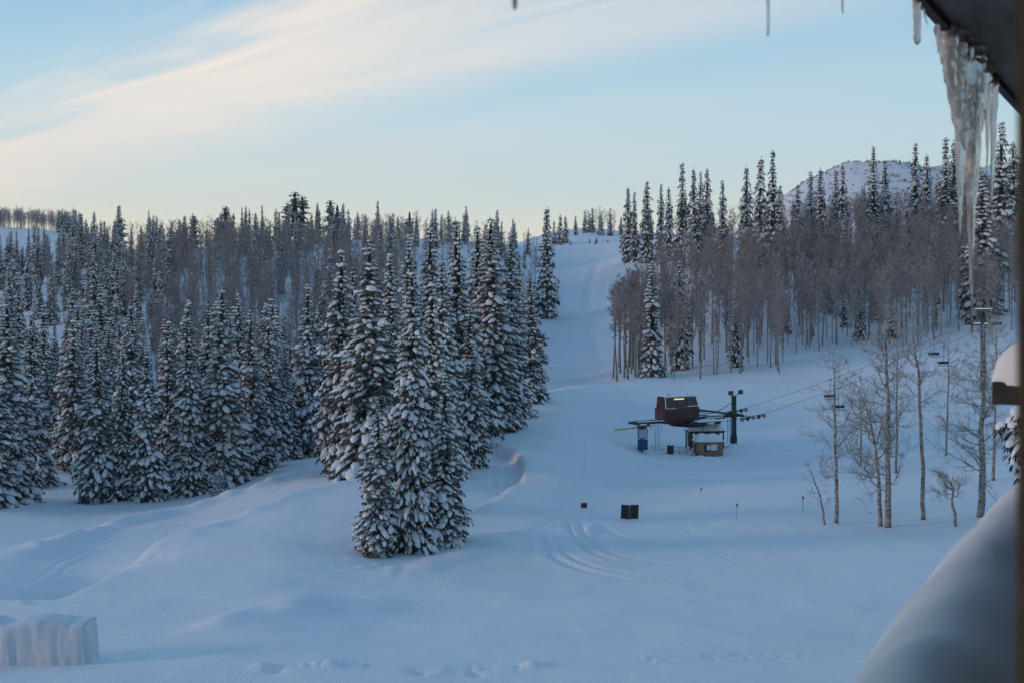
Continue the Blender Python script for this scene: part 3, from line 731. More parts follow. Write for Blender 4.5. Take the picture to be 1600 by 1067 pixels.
# low stub trunk for the merged aspens
AL = []
for V_, T_ in ASPLOW:
    v2, t2 = frusta(np.array([[0, 0, -.3]]), np.array([[0, 0, 15.5]]), np.array([.14]), np.array([.03]), 5)
    AL.append((np.concatenate([V_, v2]), np.concatenate([T_, t2+len(V_)])))
o = merged('far_spruce_wood', lf, LOW, 20.0, FM, True)
tag(o, 'far-off dark spruces closing the ridge behind the individual trees', 'distant wood', kind='stuff')
o = merged('far_aspen_wood', la, AL, 16.0, [M['twig']], False)
tag(o, 'brown haze of bare aspens filling the slopes behind the separate trees', 'distant wood', kind='stuff')
# scrub on the mountain
r = rs(77); Vs = []; Ts = []; n = 0
for i in range(24000):
    x = r.uniform(230, 1000); y = r.uniform(1200, 1640)
    if vnoise(np.array([x/60]), np.array([y/60]), 31)[0]+r.uniform(-.9, .8) < -.12: continue
    z = mz(x, y); s = r.uniform(.9, 3.0); hh = s*r.uniform(1, 2.2)
    V = np.array([(x-s, y, z-.5), (x+s, y, z-.5), (x, y-s, z-.5), (x, y+s, z-.5), (x+r.uniform(-.5, .5), y, z+hh)])
    Vs.append(V); Ts.append(np.array([(0, 2, 4), (2, 1, 4), (1, 3, 4), (3, 0, 4)])+n); n += 5
o = obj('mountain_scrub', mesh_np('mountain_scrub', np.concatenate(Vs), T=np.concatenate(Ts), mats=[M['twig']]))
tag(o, 'dark scrub dotted over the far snowy mountain', 'scrub', kind='stuff')

# foreground aspens with their own limbs
def limb(r, p, d, L, r0, nseg, wob, upc, S):
    pts = [p]; rad = [r0]; d = d/np.linalg.norm(d)
    for i in range(nseg):
        d = d+r.normal(0, wob, 3)+np.array([0, 0, upc]); d /= np.linalg.norm(d)
        pts.append(pts[-1]+d*L/nseg); rad.append(r0*(1-.8*(i+1)/nseg))
    for i in range(nseg): S.append((pts[i], pts[i+1], rad[i], rad[i+1]))
    return pts, rad
def near_aspen(seed, px, Y, path, r0, start, nbr, Lb, label, droop=.0, side=None, dense=1.0, snowgrp=None):
    """path: (column, row) points of the stem from base to tip"""
    r = rs(seed); x0 = at(px, Y); z0 = gz(x0, Y)
    pts = [np.array([0, 0, -.4])]
    for i, (c, row) in enumerate(path):
        if i == 0: continue
        pts.append(np.array([at(c, Y)-x0, r.uniform(-.25, .25), wz(row, Y)-z0]))
    # refine
    t = np.linspace(0, len(pts)-1, (len(pts)-1)*6+1); P = np.array(pts); ii = np.arange(len(pts))
    Q = np.stack([np.interp(t, ii, P[:, k]) for k in range(3)], 1)
    for _ in range(4): Q[1:-1] = (Q[:-2]+2*Q[1:-1]+Q[2:])/4
    Q[1:-1, :2] += r.normal(0, .025, (len(Q)-2, 2))
    rad = [r0*(1.15*(1-k/(len(Q)-1))**.8+.06) for k in range(len(Q))]; rad[0] *= 1.25
    e = empty('aspen_tree', (x0, Y, z0), 0, label, 'aspen tree')
    mb = MB(); mb.tube([tuple(q) for q in Q], rad, 10); mb.build('trunk', M['aspen'], e, True)
    Hh = Q[-1][2]
    S = []
    for i in range(nbr):
        f = start+(1-start)*((i+r.rand())/nbr)**.9*.98
        k = f*(len(Q)-1); a = int(k); p = Q[a]+(Q[min(a+1, len(Q)-1)]-Q[a])*(k-a)
        az = r.uniform(0, 6.28)
        if side is not None and r.rand() < .7: az = side+r.normal(0, .6)
        L = Lb*(1-.62*max(0, f-start)/(1-start))*r.uniform(.55, 1.2)
        rr = min(rad[a]*.5, .02+L*.014)
        d = np.array([math.cos(az), math.sin(az), r.uniform(-.1, .55)-droop])
        p1, ra = limb(r, p, d, L, rr, 7, .2, .045, S)
        for j in range(int(L*3.8*dense)+3):
            q = r.randint(1, 8); dd = (p1[min(q+1, 7)]-p1[q-1]); dd = dd/np.linalg.norm(dd)+r.normal(0, .55, 3)
            l2 = L*.38*r.uniform(.5, 1.1)
            p2, rb = limb(r, p1[q], dd, l2, max(.008, ra[q]*.55), 4, .22, .06, S)
            for m_ in range(int(5*dense+1)):
                q2 = r.randint(1, 5); d3 = (p2[q2]-p2[q2-1]); d3 = d3/np.linalg.norm(d3)+r.normal(0, .5, 3)+np.array([0, 0, .15])
                limb(r, p2[q2], d3, l2*.55*r.uniform(.5, 1.1)+.12, .0095, 2, .2, .05, S)
    P0 = np.array([s[0] for s in S]); P1 = np.array([s[1] for s in S]); A = np.array([s[2] for s in S]); B = np.array([s[3] for s in S])
    V, T = frusta(P0, P1, A, B, 4)
    obj('branches', mesh_np('branches', V, T=T, mats=[M['aspen']]), e)
    return e
near_aspen(1, 1307, 86, [(1307,815),(1306,740),(1305,670),(1303,600),(1300,545)], .14, .22, 34, 2.6, 'thin straight bare aspen, first tall one right of the chairlift')
near_aspen(2, 1290, 85, [(1290,820),(1284,785),(1272,750),(1258,720)], .085, .25, 10, 1.4, 'small dark leaning sapling at the left foot of the thin straight aspen', dense=.7)
near_aspen(3, 1376, 85, [(1376,818),(1374,760),(1369,700),(1358,650),(1345,612)], .15, .28, 30, 4.2, 'bare aspen leaning left beside the tallest foreground aspen, limbs spreading left', side=math.pi, dense=.9)
near_aspen(4, 1388, 84.5, [(1388,822),(1389,740),(1388,640),(1386,560),(1384,478)], .22, .15, 46, 3.6, 'tallest foreground aspen with snow-dusted stem, next to the leaning one')
near_aspen(5, 1442, 87.5, [(1442,805),(1441,720),(1438,640),(1434,575),(1428,540),(1426,470)], .15, .40, 30, 2.8, 'slim foreground aspen with a clean lower stem and kinked top')
near_aspen(6, 1495, 84, [(1495,825),(1493,800),(1486,785),(1492,765),(1482,750),(1470,738)], .11, .42, 16, 1.9, 'stunted crooked little aspen with its bushy top leaning left', side=math.pi, dense=1.5)
near_aspen(7, 1532, 87.5, [(1532,804),(1534,740),(1534,680),(1537,620),(1536,560),(1538,500)], .25, .18, 48, 3.8, 'thick many-limbed foreground aspen near the right post')
near_aspen(8, 1400, 112, [(1400,735),(1402,650),(1404,560),(1402,470)], .12, .35, 34, 3.0, 'faint fine-twigged aspen behind the tallest foreground one')
near_aspen(9, 1478, 120, [(1478,690),(1480,620),(1482,560),(1482,500)], .10, .2, 30, 3.0, 'slight twiggy aspen behind and between the slim and the thick foreground ones')
near_aspen(10, 1345, 118, [(1345,705),(1346,640),(1344,580)], .10, .25, 26, 2.6, 'low twiggy aspen half way up the slope behind the leaning one')
near_aspen(11, 1552, 105, [(1552,745),(1553,660),(1556,560),(1556,490)], .13, .2, 36, 3.2, 'fine-twigged aspen crowding the thick one from behind')

# ------------------------------------------------------------------ chairlift base station
G0 = wz(700.8, 140)
LA = R(30)
T = empty('chairlift_terminal', (21.9, 140, G0), LA, 'dark red glazed chairlift drive station on steel beams above the snow', 'chairlift station')
# housing: prism with slightly raked ends
def hexa(mb, b, t, mi=0):
    return mb.add(list(b)+list(t), [(3, 2, 1, 0), (4, 5, 6, 7), (0, 1, 5, 4), (1, 2, 6, 5), (2, 3, 7, 6), (3, 0, 4, 7)], mi)
x0, x1, yb, z0, z1, z2 = -2.75, 2.85, 1.05, 3.95, 5.35, 6.85
mb = MB(); hexa(mb, [(x0, -yb, z0), (x1, -yb, z0), (x1, yb, z0), (x0, yb, z0)], [(x0, -yb, z1), (x1, -yb, z1), (x1, yb, z1), (x0, yb, z1)])
hexa(mb, [(x0+.12, -yb+.1, z1), (x1-.06, -yb+.1, z1), (x1-.06, yb-.1, z1), (x0+.12, yb-.1, z1)], [(x0+.3, -yb+.3, z2), (x1-.4, -yb+.3, z2), (x1-.4, yb-.3, z2), (x0+.3, yb-.3, z2)])
hexa(mb, [(x0+1.2, -.7, 3.3), (x1-2.6, -.7, 3.3), (x1-2.6, .7, 3.3), (x0+1.2, .7, 3.3)], [(x0+.1, -yb+.05, z0), (x1-1.9, -yb+.05, z0), (x1-1.9, yb-.05, z0), (x0+.1, yb-.05, z0)])
hs = mb.build('housing', M['redpaint'], T, bevel=.04, loc=(-.85, 0, 0))
mb = MB()
for a, b_ in ((-2.45, 2.75),): mb.box(((a+b_)/2, -yb-.012, 4.62), (b_-a, .03, .85))
mb.build('dark_band', M['darkred'], hs)
def slant(mb, xa, xb, za, zb, off=.0, th=.04, side=-1):
    def yy(z): return side*(yb-.1-.2*(z-z1)/(z2-z1)+off)
    mb.add([(xa, yy(za), za), (xb, yy(za), za), (xb, yy(zb), zb), (xa, yy(zb), zb),
            (xa, yy(za)+side*th, za), (xb, yy(za)+side*th, za), (xb, yy(zb)+side*th, zb), (xa, yy(zb)+side*th, zb)],
           [(0, 1, 2, 3), (7, 6, 5, 4), (0, 4, 5, 1), (1, 5, 6, 2), (2, 6, 7, 3), (3, 7, 4, 0)])
for xa, xb, za, zb in ((-2.45, -.95, 5.42, 6.72), (-.75, .75, 5.36, 6.42), (.95, 2.42, 5.62, 6.75)):
    for sd in (-1, 1):
        mb = MB(); slant(mb, xa, xb, za, zb, .005, .03, sd); w = mb.build('window', M['glass'], hs)
        if sd < 0 and xa < 0 and xa > -1:
            pass
mb = MB()
for xa, xb, za, zb in ((-2.6, -2.47, 5.2, 6.85), (-2.5, -.85, 5.30, 5.42), (.9, 2.75, 5.5, 5.6), (-2.5, 2.4, 6.76, 6.86)):
    for sd in (-1, 1): slant(mb, xa, xb, za, zb, .01, .06, sd)
mb.build('window_trim', M['white'], hs)
mb = MB(); slant(mb, -1.15, .45, 6.46, 6.60, .05, .05); mb.build('lamp', M['lit'], hs)
mb = MB()
mb.box((x0+.16, 0, 6.1), (.05, 1.3, 1.1), ry=0); mb.build('end_panel', M['darkred'], hs)
# snow lying on top
def snow_slab(name, L, W, hgt, loc, parent, seed=0, rz=0, nx=14, ny=8, rnd=.35, mat=None, pw=6):
    us = np.linspace(-1, 1, nx); vs = np.linspace(-1, 1, ny); U, W_ = np.meshgrid(us, vs, indexing='ij')
    e = (1-np.abs(U)**pw)*(1-np.abs(W_)**pw)
    Z = hgt*np.clip(e, 0, 1)**rnd*(1+.3*vnoise(U*2.3+seed, W_*1.7, seed+40))
    X = U*L/2*(1+.03*vnoise(W_*3, U*0+seed, 3)); Yv = W_*W/2*(1+.05*vnoise(U*4, W_*0+seed, 4))
    top = np.stack([X, Yv, Z], -1).reshape(-1, 3); bot = top.copy(); bot[:, 2] = -.01
    n = nx*ny; a = (np.arange(nx-1)[:, None]*ny+np.arange(ny-1)[None, :]).ravel()
    Q = np.stack([a, a+ny, a+ny+1, a+1], 1); Q2 = Q[:, ::-1]+n
    edge = []
    for i in range(nx-1): edge += [(i*ny, n+i*ny, n+(i+1)*ny, (i+1)*ny), ((i+1)*ny+ny-1, n+(i+1)*ny+ny-1, n+i*ny+ny-1, i*ny+ny-1)]
    for j in range(ny-1): edge += [(j+1, n+j+1, n+j, j), ((nx-1)*ny+j, n+(nx-1)*ny+j, n+(nx-1)*ny+j+1, (nx-1)*ny+j+1)]
    o = obj(name, mesh_np(name, np.concatenate([top, bot]), Q=np.concatenate([Q, Q2, np.array(edge)]), mats=[mat or M['tsnow']], smooth=True), parent, loc)
    o.rotation_euler[2] = rz
    return o
snow_slab('roof_snow', 4.9, 1.5, .07, (0, 0, 6.86), hs, 1)
mb = MB(); mb.tube([(-1.5, 0, 6.85), (-1.5, 0, 7.15), (-1.1, 0, 7.05)], .04, 6); mb.tube([(2.0, .3, 6.85), (2.0, .3, 7.2)], .03, 6); mb.build('vent_pipe', M['steel'], hs)
# frame beams
mb = MB()
mb.box((-2.6, -.75, 3.72), (10.6, .22, .30)); mb.box((-2.6, .75, 3.72), (10.6, .22, .30))
mb.box((-7.9, 0, 3.72), (.2, 1.4, .28)); mb.box((-3.0, 0, 3.5), (.2, 1.7, .2)); mb.box((3.0, 0, 3.6), (.25, 2.4, .3))
mb.box((6.0, .0, 3.85), (6.4, .3, .34)); mb.box((4.6, -.9, 3.75), (3.6, .16, .2))
fr = mb.build('frame', M['steel'], T, bevel=.02)
snow_slab('beam_snow', 5.0, .26, .09, (-5.3, -.75, 3.87), fr, 2); snow_slab('beam_snow', 5.0, .26, .09, (-5.3, .75, 3.87), fr, 3)
snow_slab('beam_snow', 3.0, .5, .12, (5.6, .0, 4.02), fr, 5); snow_slab('beam_snow', 3.2, .24, .1, (4.6, -.9, 3.85), fr, 6)
# bullwheel
mb = MB(); n = 40
ring = lambda r_, z: [(1.4+math.cos(2*math.pi*k/n)*r_, math.sin(2*math.pi*k/n)*r_, z) for k in range(n)]
for (ra, za), (rb, zb) in [((2.35, 3.0), (2.45, 3.08)), ((2.45, 3.08), (2.32, 3.16)), ((2.32, 3.16), (2.45, 3.24)), ((2.45, 3.24), (2.35, 3.32)), ((2.35, 3.32), (2.1, 3.32)), ((2.1, 3.32), (2.1, 3.0)), ((2.1, 3.0), (2.35, 3.0))]:
    A_ = ring(ra, za); B_ = ring(rb, zb); mb.add(A_+B_, [(k, (k+1) % n, n+(k+1) % n, n+k) for k in range(n)])
for k in range(6):
    a = k*math.pi/3; mb.box((1.4+math.cos(a)*1.1, math.sin(a)*1.1, 3.16), (2.1, .16, .14), a)
mb.tube([(1.4, 0, 2.9), (1.4, 0, 3.75)], .35, 14); mb.build('bullwheel', M['steel'], T, loc=(-.5, 0, 0))
mb = MB(); mb.box((2.9, -1.3, 3.48), (3.9, 1.5, .10)); mb.box((4.8, -1.3, 3.28), (.5, .6, .35)); cv = mb.build('guard_plate', M['steel'], T, bevel=.02)
snow_slab('plate_snow', 3.8, 1.45, .24, (2.9, -1.3, 3.535), cv, 7)
# boom, control column and gate arm
mb = MB(); mb.tube([(1.7, -.3, 5.0), (6.2, -.15, 4.4), (8.7, 0, 3.85)], .13, 10); mb.tube([(3.0, .5, 4.2), (9.3, .1, 3.6)], .08, 8); mb.build('boom', M['steel'], T, True)
mb = MB(); mb.tube([(-7.0, -.75, -.3), (-7.0, -.75, 3.58)], .14, 10); mb.box((-7.0, -.75, 3.3), (1.1, .5, .4)); mb.box((-6.4, -.6, 3.45), (1.1, .4, .25)); sc = mb.build('support_column', M['steel'], T)
mb = MB(); mb.box((-7.05, -1.0, 1.1), (1.15, .75, 1.35)); mb.build('blue_pad', M['blue'], sc, bevel=.12)
mb = MB(); mb.box((-7.2, -1.22, 2.5), (1.5, .07, 1.22)); pb = mb.build('notice_board', M['steel'], sc)
mb = MB(); mb.box((-7.2, -1.262, 2.5), (1.34, .02, 1.06)); mb.build('board_face', M['board'], pb)
snow_slab('column_snow', 1.2, .5, .16, (-6.9, -.75, 3.5), sc, 8)
mb = MB(); mb.tube([(-11.2, -.8, 3.12), (-8.6, -.78, 3.2), (-5.4, -.72, 3.36)], .085, 8); mb.build('gate_arm', M['yellow'], T, True)
# ladders
def ladder(mb, x, y, z0, z1, w=.62, rung=.42, lean=0):
    for s in (-w/2, w/2): mb.tube([(x+s, y+lean, z0), (x+s*.8, y, z1)], .035, 6)
    z = z0+.25
    while z < z1: mb.tube([(x-w/2, y+lean*(1-(z-z0)/(z1-z0)), z), (x+w/2, y+lean*(1-(z-z0)/(z1-z0)), z)], .028, 5, cap=False); z += rung
mb = MB(); ladder(mb, -4.9, -.95, .1, 3.7, lean=-.25); mb.build('ladder', M['galv'], T)
mb = MB()
for x in (-4.7, -4.1, -3.4): mb.tube([(x, -.85, 3.85), (x, -.85, 5.0)], .03, 6)
for z in (4.4, 4.98): mb.tube([(-4.7, -.85, z), (-3.4, -.85, z), (-2.8, -.85, z)], .025, 6)
mb.tube([(-4.0, -.9, 3.6), (-4.15, -.9, 2.7), (-4.3, -.9, 2.3)], .03, 6); mb.tube([(-5.9, -.9, 3.5), (-5.7, -.9, 2.8), (-5.4, -.9, 3.3)], .03, 6)
mb.build('catwalk_railing', M['galv'], T)
# green mast with its lights
mast_base = -1.2; MX = -.6
mb = MB(); mb.tube([(9.3, 0, mast_base), (9.3, 0, 1.1)], [.46, .44], 18); mb.tube([(9.3, 0, 1.1), (9.3, 0, 6.35)], [.36, .32], 18); mb.tube([(9.3, 0, 6.35), (9.3, 0, 6.42)], .36, 18)
ms = mb.build('mast', M['green'], T, loc=(MX, 0, 0))
ms.data.polygons.foreach_set('use_smooth', [len(p.vertices) == 4 for p in ms.data.polygons])
mb = MB(); mb.tube([(8.55, -.2, 6.75), (8.9, 0, 6.5), (9.7, 0, 6.5), (10.05, -.2, 6.85)], .045, 6); mb.build('light_bracket', M['steel'], ms)
for px_, pz in ((8.45, 6.9), (10.15, 6.98)):
    mb = MB(); mb.box((px_, -.35, pz), (.72, .35, .56), .25, top=.92); fl = mb.build('floodlight', M['steel'], ms, bevel=.03)
    mb = MB(); mb.box((px_+.05, -.545, pz-.01), (.58, .02, .42), .25); mb.build('lens', M['glass'], fl)
cab = [(2.0+(8.4-2.0)*t, -.1, 5.0+ (5.65-5.0)*t - 1.15*math.sin(math.pi*t)*(.55+.45*(1-t))) for t in np.linspace(0, 1, 14)]
mb = MB(); mb.tube(cab, .045, 6); mb.build('power_cable', M['steel'], T, True)
ladm = MB(); ladder(ladm, 9.0, .65, .2, 3.7, .5); ladm.tube([(8.2, -.4, 3.2), (8.7, -.5, 2.9), (8.8, -.5, 1.9), (8.6, -.5, 1.2)], .035, 6); ladm.tube([(8.6, -.5, 3.4), (9.0, -.5, 3.0)], .03, 6)
ladm.build('mast_ladder', M['galv'], T, loc=(MX, 0, 0))
# sheave trains
for yb_, xs, zb, nm in ((-2.4, (8.0, 8.95, 9.9, 10.85, 11.8), 3.42, 1), (2.4, (9.4, 10.3, 11.2, 12.1, 13.0), 3.75, 2)):
    mb = MB(); mb.box(((xs[0]+xs[-1])/2, yb_+.1, zb+.36), (xs[-1]-xs[0]+.6, .12, .16), ry=-.09)
    mb.box((9.3 if nm == 1 else 10.3, yb_/2, 3.85), (.24, abs(yb_), .24))
    tr = mb.build('sheave_train', M['steel'], T)
    for i, xx in enumerate(xs):
        mb = MB(); zz = zb+.12+i*.085
        mb.tube([(xx, yb_-.09, zz), (xx, yb_+.05, zz)], .27, 16); mb.tube([(xx, yb_-.12, zz), (xx, yb_+.08, zz)], .10, 8)
        mb.build('sheave', M['steel'] if i % 2 else M['galv'], tr)
    snow_slab('beam_snow', 2.6, .22, .10, ((xs[0]+xs[-1])/2-.4, yb_+.1, zb+.42), tr, 11+nm)

# hut and shelter behind
def lw(a, b_, c=0):
    ca, sa = math.cos(LA), math.sin(LA)
    return (21.9+a*ca-b_*sa, 140+a*sa+b_*ca, G0+c)
p = (at(1106, 137.4), 137.4)
hut = empty('lift_operator_hut', (p[0], p[1], wz(711, 137.4)), R(4), 'small brown wooden operator hut with thick snow on its roof, in front of the mast', 'hut')
mb = MB(); W2, D2, Hh = 1.66, 1.1, 1.75
mb.box((0, D2, Hh/2), (2*W2, .08, Hh)); mb.box((-W2+.04, 0, Hh/2), (.08, 2*D2, Hh)); mb.box((W2-.04, 0, Hh/2), (.08, 2*D2, Hh))
mb.box((0, -D2, .22), (2*W2-.17, .07, .5)); mb.box((-1.15, -D2, 1.1), (.86, .07, 1.3)); mb.box((1.2, -D2, 1.1), (.76, .07, 1.3)); mb.box((.0, -D2, 1.62), (1.5, .07, .25))
mb.box((.03, -D2, .56), (1.55, .07, .14))
wl = mb.build('wall', M['wood'], hut)
mb = MB(); mb.box((-.18, -D2-.02, 1.12), (.52, .04, .60)); mb.build('window', M['white'], hut)
mb = MB(); mb.box((.50, -D2-.02, 1.14), (.74, .04, .78)); mb.build('window', M['white'], hut)
mb = MB(); mb.box((.05, -D2+.3, .72), (1.5, .5, .2)); mb.build('counter', M['barrelm'], hut)
mb = MB(); mb.box((.2, -D2-.18, .18), (1.5, .3, .3)); mb.build('front_step', M['wood'], hut)
mb = MB(); mb.box((-W2-.02, -.3, .8), (.05, .8, 1.4)); mb.build('door', M['darkwood'], hut)
mb = MB(); mb.box((0, 0, Hh+.05), (2*W2+.3, 2*D2+.4, .1)); rf = mb.build('roof', M['darkwood'], hut)
snow_slab('roof_snow', 2*W2+.36, 2*D2+.5, .78, (0, 0, Hh+.1), rf, 14, rnd=.5, pw=4)
p = (at(1101, 142.2), 142.2)
sh = empty('lift_shelter', (p[0], p[1], wz(697, 142.2)), R(6), 'open dark-framed shelter with rounded lumps of snow on its roof, behind the operator hut', 'shelter')
mb = MB()
for x in (-2.2, -1.4, .6, 2.2):
    for y in (-1, 1): mb.box((x, y, .8), (.16, .16, 2.2))
mb.box((0, -1, 1.95), (4.6, .16, .2)); mb.box((0, 1, 1.95), (4.6, .16, .2)); mb.box((-2.2, 0, 1.95), (.16, 2, .2)); mb.box((-2.0, 0, .9), (.08, 1.9, 1.8)); mb.box((.6, 1.1, .9), (3.2, .08, 1.8))
fr2 = mb.build('post_frame', M['steel'], sh)
mb = MB(); mb.box((0, 0, 2.1), (4.8, 2.5, .12)); rf = mb.build('roof', M['darkwood'], sh)
for i, (xx, w, hh) in enumerate(((-1.45, 1.9, .85), (.2, 1.6, 1.0), (1.6, 1.65, .95))): snow_slab('roof_snow', w, 2.5, hh, (xx, 0, 2.16), rf, 20+i, rnd=.55, pw=2.6)
# small things round the station
def put(px, Y, row=None): return (at(px, Y), Y, gz(at(px, Y), Y) if row is None else wz(row, Y))
b0 = empty('barrel', put(1047.5, 136.5, 709.5), 0, 'dark brown-red drum standing in the snow between the ladder and the hut', 'barrel')
mb = MB()
prof = [(.40, -.3), (.42, .0), (.42, .38), (.44, .40), (.42, .42), (.42, .78), (.44, .80), (.42, .82), (.42, 1.18), (.40, 1.2)]
mb.tube([(0, 0, z) for _, z in prof], [q for q, _ in prof], 18); mb.build('drum', M['barrelm'], b0)
mb = MB(); mb.box((0, -.42, .75), (.42, .03, .5)); mb.build('label_plate', M['panel'], b0)
snow_slab('snow_cap', .8, .8, .10, (0, 0, 1.2), b0, 31)
rl = empty('handrail', put(1061, 138, 709), R(-8), 'low steel handrail beside the drum and the hut', 'railing')
mb = MB()
for x in (-.9, 0, .95): mb.tube([(x, 0, -.5), (x, 0, 1.0-.2*(x > .5))], .035, 6)
mb.tube([(-.9, 0, 1.0), (0, 0, .85), (.95, 0, .8), (1.1, -.3, .55)], .03, 6); mb.tube([(-.9, 0, .5), (.95, 0, .1)], .025, 6); mb.build('rail', M['galv'], rl)
rp = empty('loading_ramp', put(1076, 136.6, 714), R(12), 'snowy sloping board leaning up to the left side of the operator hut', 'ramp')
mb = MB(); mb.box((0, 0, .15), (2.0, .9, .1), ry=-.22); mb.build('board', M['wood'], rp)
rs_ = snow_slab('ramp_snow', 1.8, .85, .16, (0, 0, .22), rp, 33); rs_.rotation_euler[1] = -.22
bn = empty('warning_banner', put(1083.5, 135.9, 716), R(-10), 'small slanting red and white banner in the snow at the foot of the hut', 'banner')
mb = MB(); mb.box((0, 0, .38), (.75, .04, .5), ry=-.5); q = mb.build('cloth', M['redflag'], bn)
mb = MB(); mb.box((-.05, -.03, .42), (.7, .02, .12), ry=-.5); mb.build('stripe', M['white'], q)
mb = MB(); mb.tube([(-.36, 0, -.3), (-.36, 0, .5)], .03, 6); mb.tube([(.36, 0, -.3), (.36, 0, .85)], .03, 6); mb.build('pole', M['steel'], bn)
st0 = None
for px_, row_, hh, lab in ((1019, 702, .55, 'short thin marker stake right of the station ladder'), (1035, 706, .6, 'short thin marker stake midway between ladder and drum'), (1126, 700, .7, 'short stake right beside the operator hut')):
    e = empty('marker_stake', put(px_, 138, row_), 0, lab, 'stake')
    mb = MB(); mb.tube([(0, 0, -.3), (.02, 0, hh)], [.035, .03], 6); mb.box((.02, 0, hh), (.1, .06, .1)); mb.build('post', M['steel'], e)

# haul rope, tower and chairs
TY = 166.0; tx = at(1536, TY); tz = gz(tx, TY)
e1 = np.array([math.cos(LA), math.sin(LA)]); e2 = np.array([-math.sin(LA), math.cos(LA)])
tow = empty('lift_tower', (tx, TY, tz), LA, 'dark steel chairlift tower with two snowy crossarms behind the thick aspen', 'lift tower')
top = wz(484, TY)-tz
mb = MB(); mb.tube([(0, 0, -1), (0, 0, top-.4)], [.42, .33], 14); mb.build('mast', M['steel'], tow, True)
mb = MB(); mb.box((0, 0, top-2.3), (.3, 4.2, .26)); ca_ = mb.build('crossarm', M['steel'], tow); snow_slab('arm_snow', .36, 4.0, .18, (0, 0, top-2.17), ca_, 41)
mb = MB(); mb.box((0, 0, top), (.16, 3.6, .14)); mb.tube([(0, -1.0, top), (0, -.5, top-1.9)], .06, 6); mb.tube([(0, 1.0, top), (0, .5, top-1.9)], .06, 6)
cb = mb.build('lifting_frame', M['steel'], tow); snow_slab('arm_snow', .26, 3.5, .14, (0, 0, top+.07), cb, 42)
mb = MB(); ladder(mb, .0, -.5, 1.5, top-2.4, .5, .5); mb.build('ladder', M['galv'], tow)
for s in (-1, 1):
    mb = MB(); mb.box((0, s*2.1, top-2.25), (3.0, .12, .16)); tr = mb.build('sheave_train', M['steel'], tow)
    for k in range(4):
        mb = MB(); mb.tube([(-1.2+k*.8, s*2.1-.1, top-2.05), (-1.2+k*.8, s*2.1+.06, top-2.05)], .22, 12); mb.build('sheave', M['steel'], tr)
ropes = []
for s, a0, c0 in ((-2.4, 11.8, 4.15), (2.4, 13.0, 4.5)):
    p0 = np.array(lw(a0, s, c0)); s2 = 2.1*(1 if s > 0 else -1)
    p1 = np.array([tx+e2[0]*s2, TY+e2[1]*s2, tz+top-1.82])
    d = p1-p0; p2 = p1+np.array([e1[0]*40, e1[1]*40, 15])
    b0_ = np.array(lw(1.4, s, 3.16)); b1_ = np.array(lw(8.0 if s < 0 else 9.4, s, 3.8))
    pts = [b0_, b1_]+[p0+d*t-np.array([0, 0, 1.3*4*t*(1-t)*.5]) for t in np.linspace(0, 1, 18)]+[p2]
    ropes.append((p0, p1))
    mb = MB(); mb.tube([tuple(q) for q in pts], .024, 6)
    o = mb.build('haul_rope', M['steel'], None, True)
    tag(o, ('near' if s < 0 else 'far')+' strand of the steel haul rope running up right from the lift station', 'cable')
def make_chair(p, rope_z, label):
    e = empty('lift_chair', p, LA-.25, label, 'lift chair')
    hz = rope_z-p[2]
    mb = MB(); mb.tube([(0, 0, hz), (0, .12, hz-.4), (.0, .15, .9), (0, .2, .55)], .04, 6); mb.box((0, 0, hz), (.4, .12, .14)); mb.build('hanger', M['steel'], e)
    mb = MB(); mb.tube([(-.95, -.45, .05), (-.95, .1, 0), (-.95, .25, .6), (.95, .25, .6), (.95, .1, 0), (.95, -.45, .05)], .035, 6)
    mb.tube([(-.95, .25, .6), (-.95, -.3, .5), (-.95, -.5, .12)], .03, 6); mb.tube([(.95, .25, .6), (.95, -.3, .5), (.95, -.5, .12)], .03, 6); mb.build('chair_frame', M['galv'], e)
    mb = MB(); mb.box((0, -.15, 0), (1.85, .5, .09)); s_ = mb.build('seat', M['steel'], e, bevel=.02)
    snow_slab('seat_snow', 1.7, .4, .07, (0, -.15, .047), s_, 51)
    mb = MB(); mb.box((0, .2, .42), (1.85, .08, .42)); mb.build('backrest', M['steel'], e, bevel=.02)
for px_, Yc, row_, k, lab in ((1299, 153.5, 640, 0, 'empty snowy lift chair hanging lower on the line, behind the thin straight aspen'), (1460, 163, 571, 0, 'empty snowy lift chair hanging higher on the line, next to the slim aspen'),
                         (1294, 156.5, 623, 1, 'empty lift chair on the far strand, just above the lower chair of the line'), (1454, 166, 557, 1, 'empty lift chair on the far strand, just above the higher chair of the line')):
    p0, p1 = ropes[k]; x = at(px_, Yc)
    t = min(1, max(0, ((x-p0[0])/(p1[0]-p0[0])))); q = p0+(p1-p0)*t-np.array([0, 0, 1.3*4*t*(1-t)*.5])
    make_chair((q[0], q[1], wz(row_, q[1])), q[2], lab)

# signs and stakes on the open snow
def two_panel(px, Y, rowb, rowt, wpx, lab, tilt=.04):
    Y = float(unproj(px, rowb+1, 60, 140)[1])
    s = Y/F; wd = wpx*s; hh = (rowb-rowt)*s
    g = gz(at(px, Y), Y); zb = wz(rowb, Y)-g
    e = empty('trail_sign', (at(px, Y), Y, g), R(-4), lab, 'sign')
    for sd in (-1, 1):
        mb = MB(); mb.box((sd*wd*.26, .03*sd, zb+hh/2), (wd*.46, .05, hh), sd*.14, ry=tilt); mb.build('panel', M['panel'], e)
    mb = MB(); mb.tube([(0, -.06, -.4), (0, -.06, zb+hh*.95)], wd*.035+.012, 6); mb.build('post', M['orange'], e)
two_panel(984, 89.5, 810, 788, 28, 'larger dark double-panel sign on an orange post, backs to the viewer')
two_panel(912.5, 96, 793, 785, 9.5, 'small dark reddish double-panel sign left of the larger one')
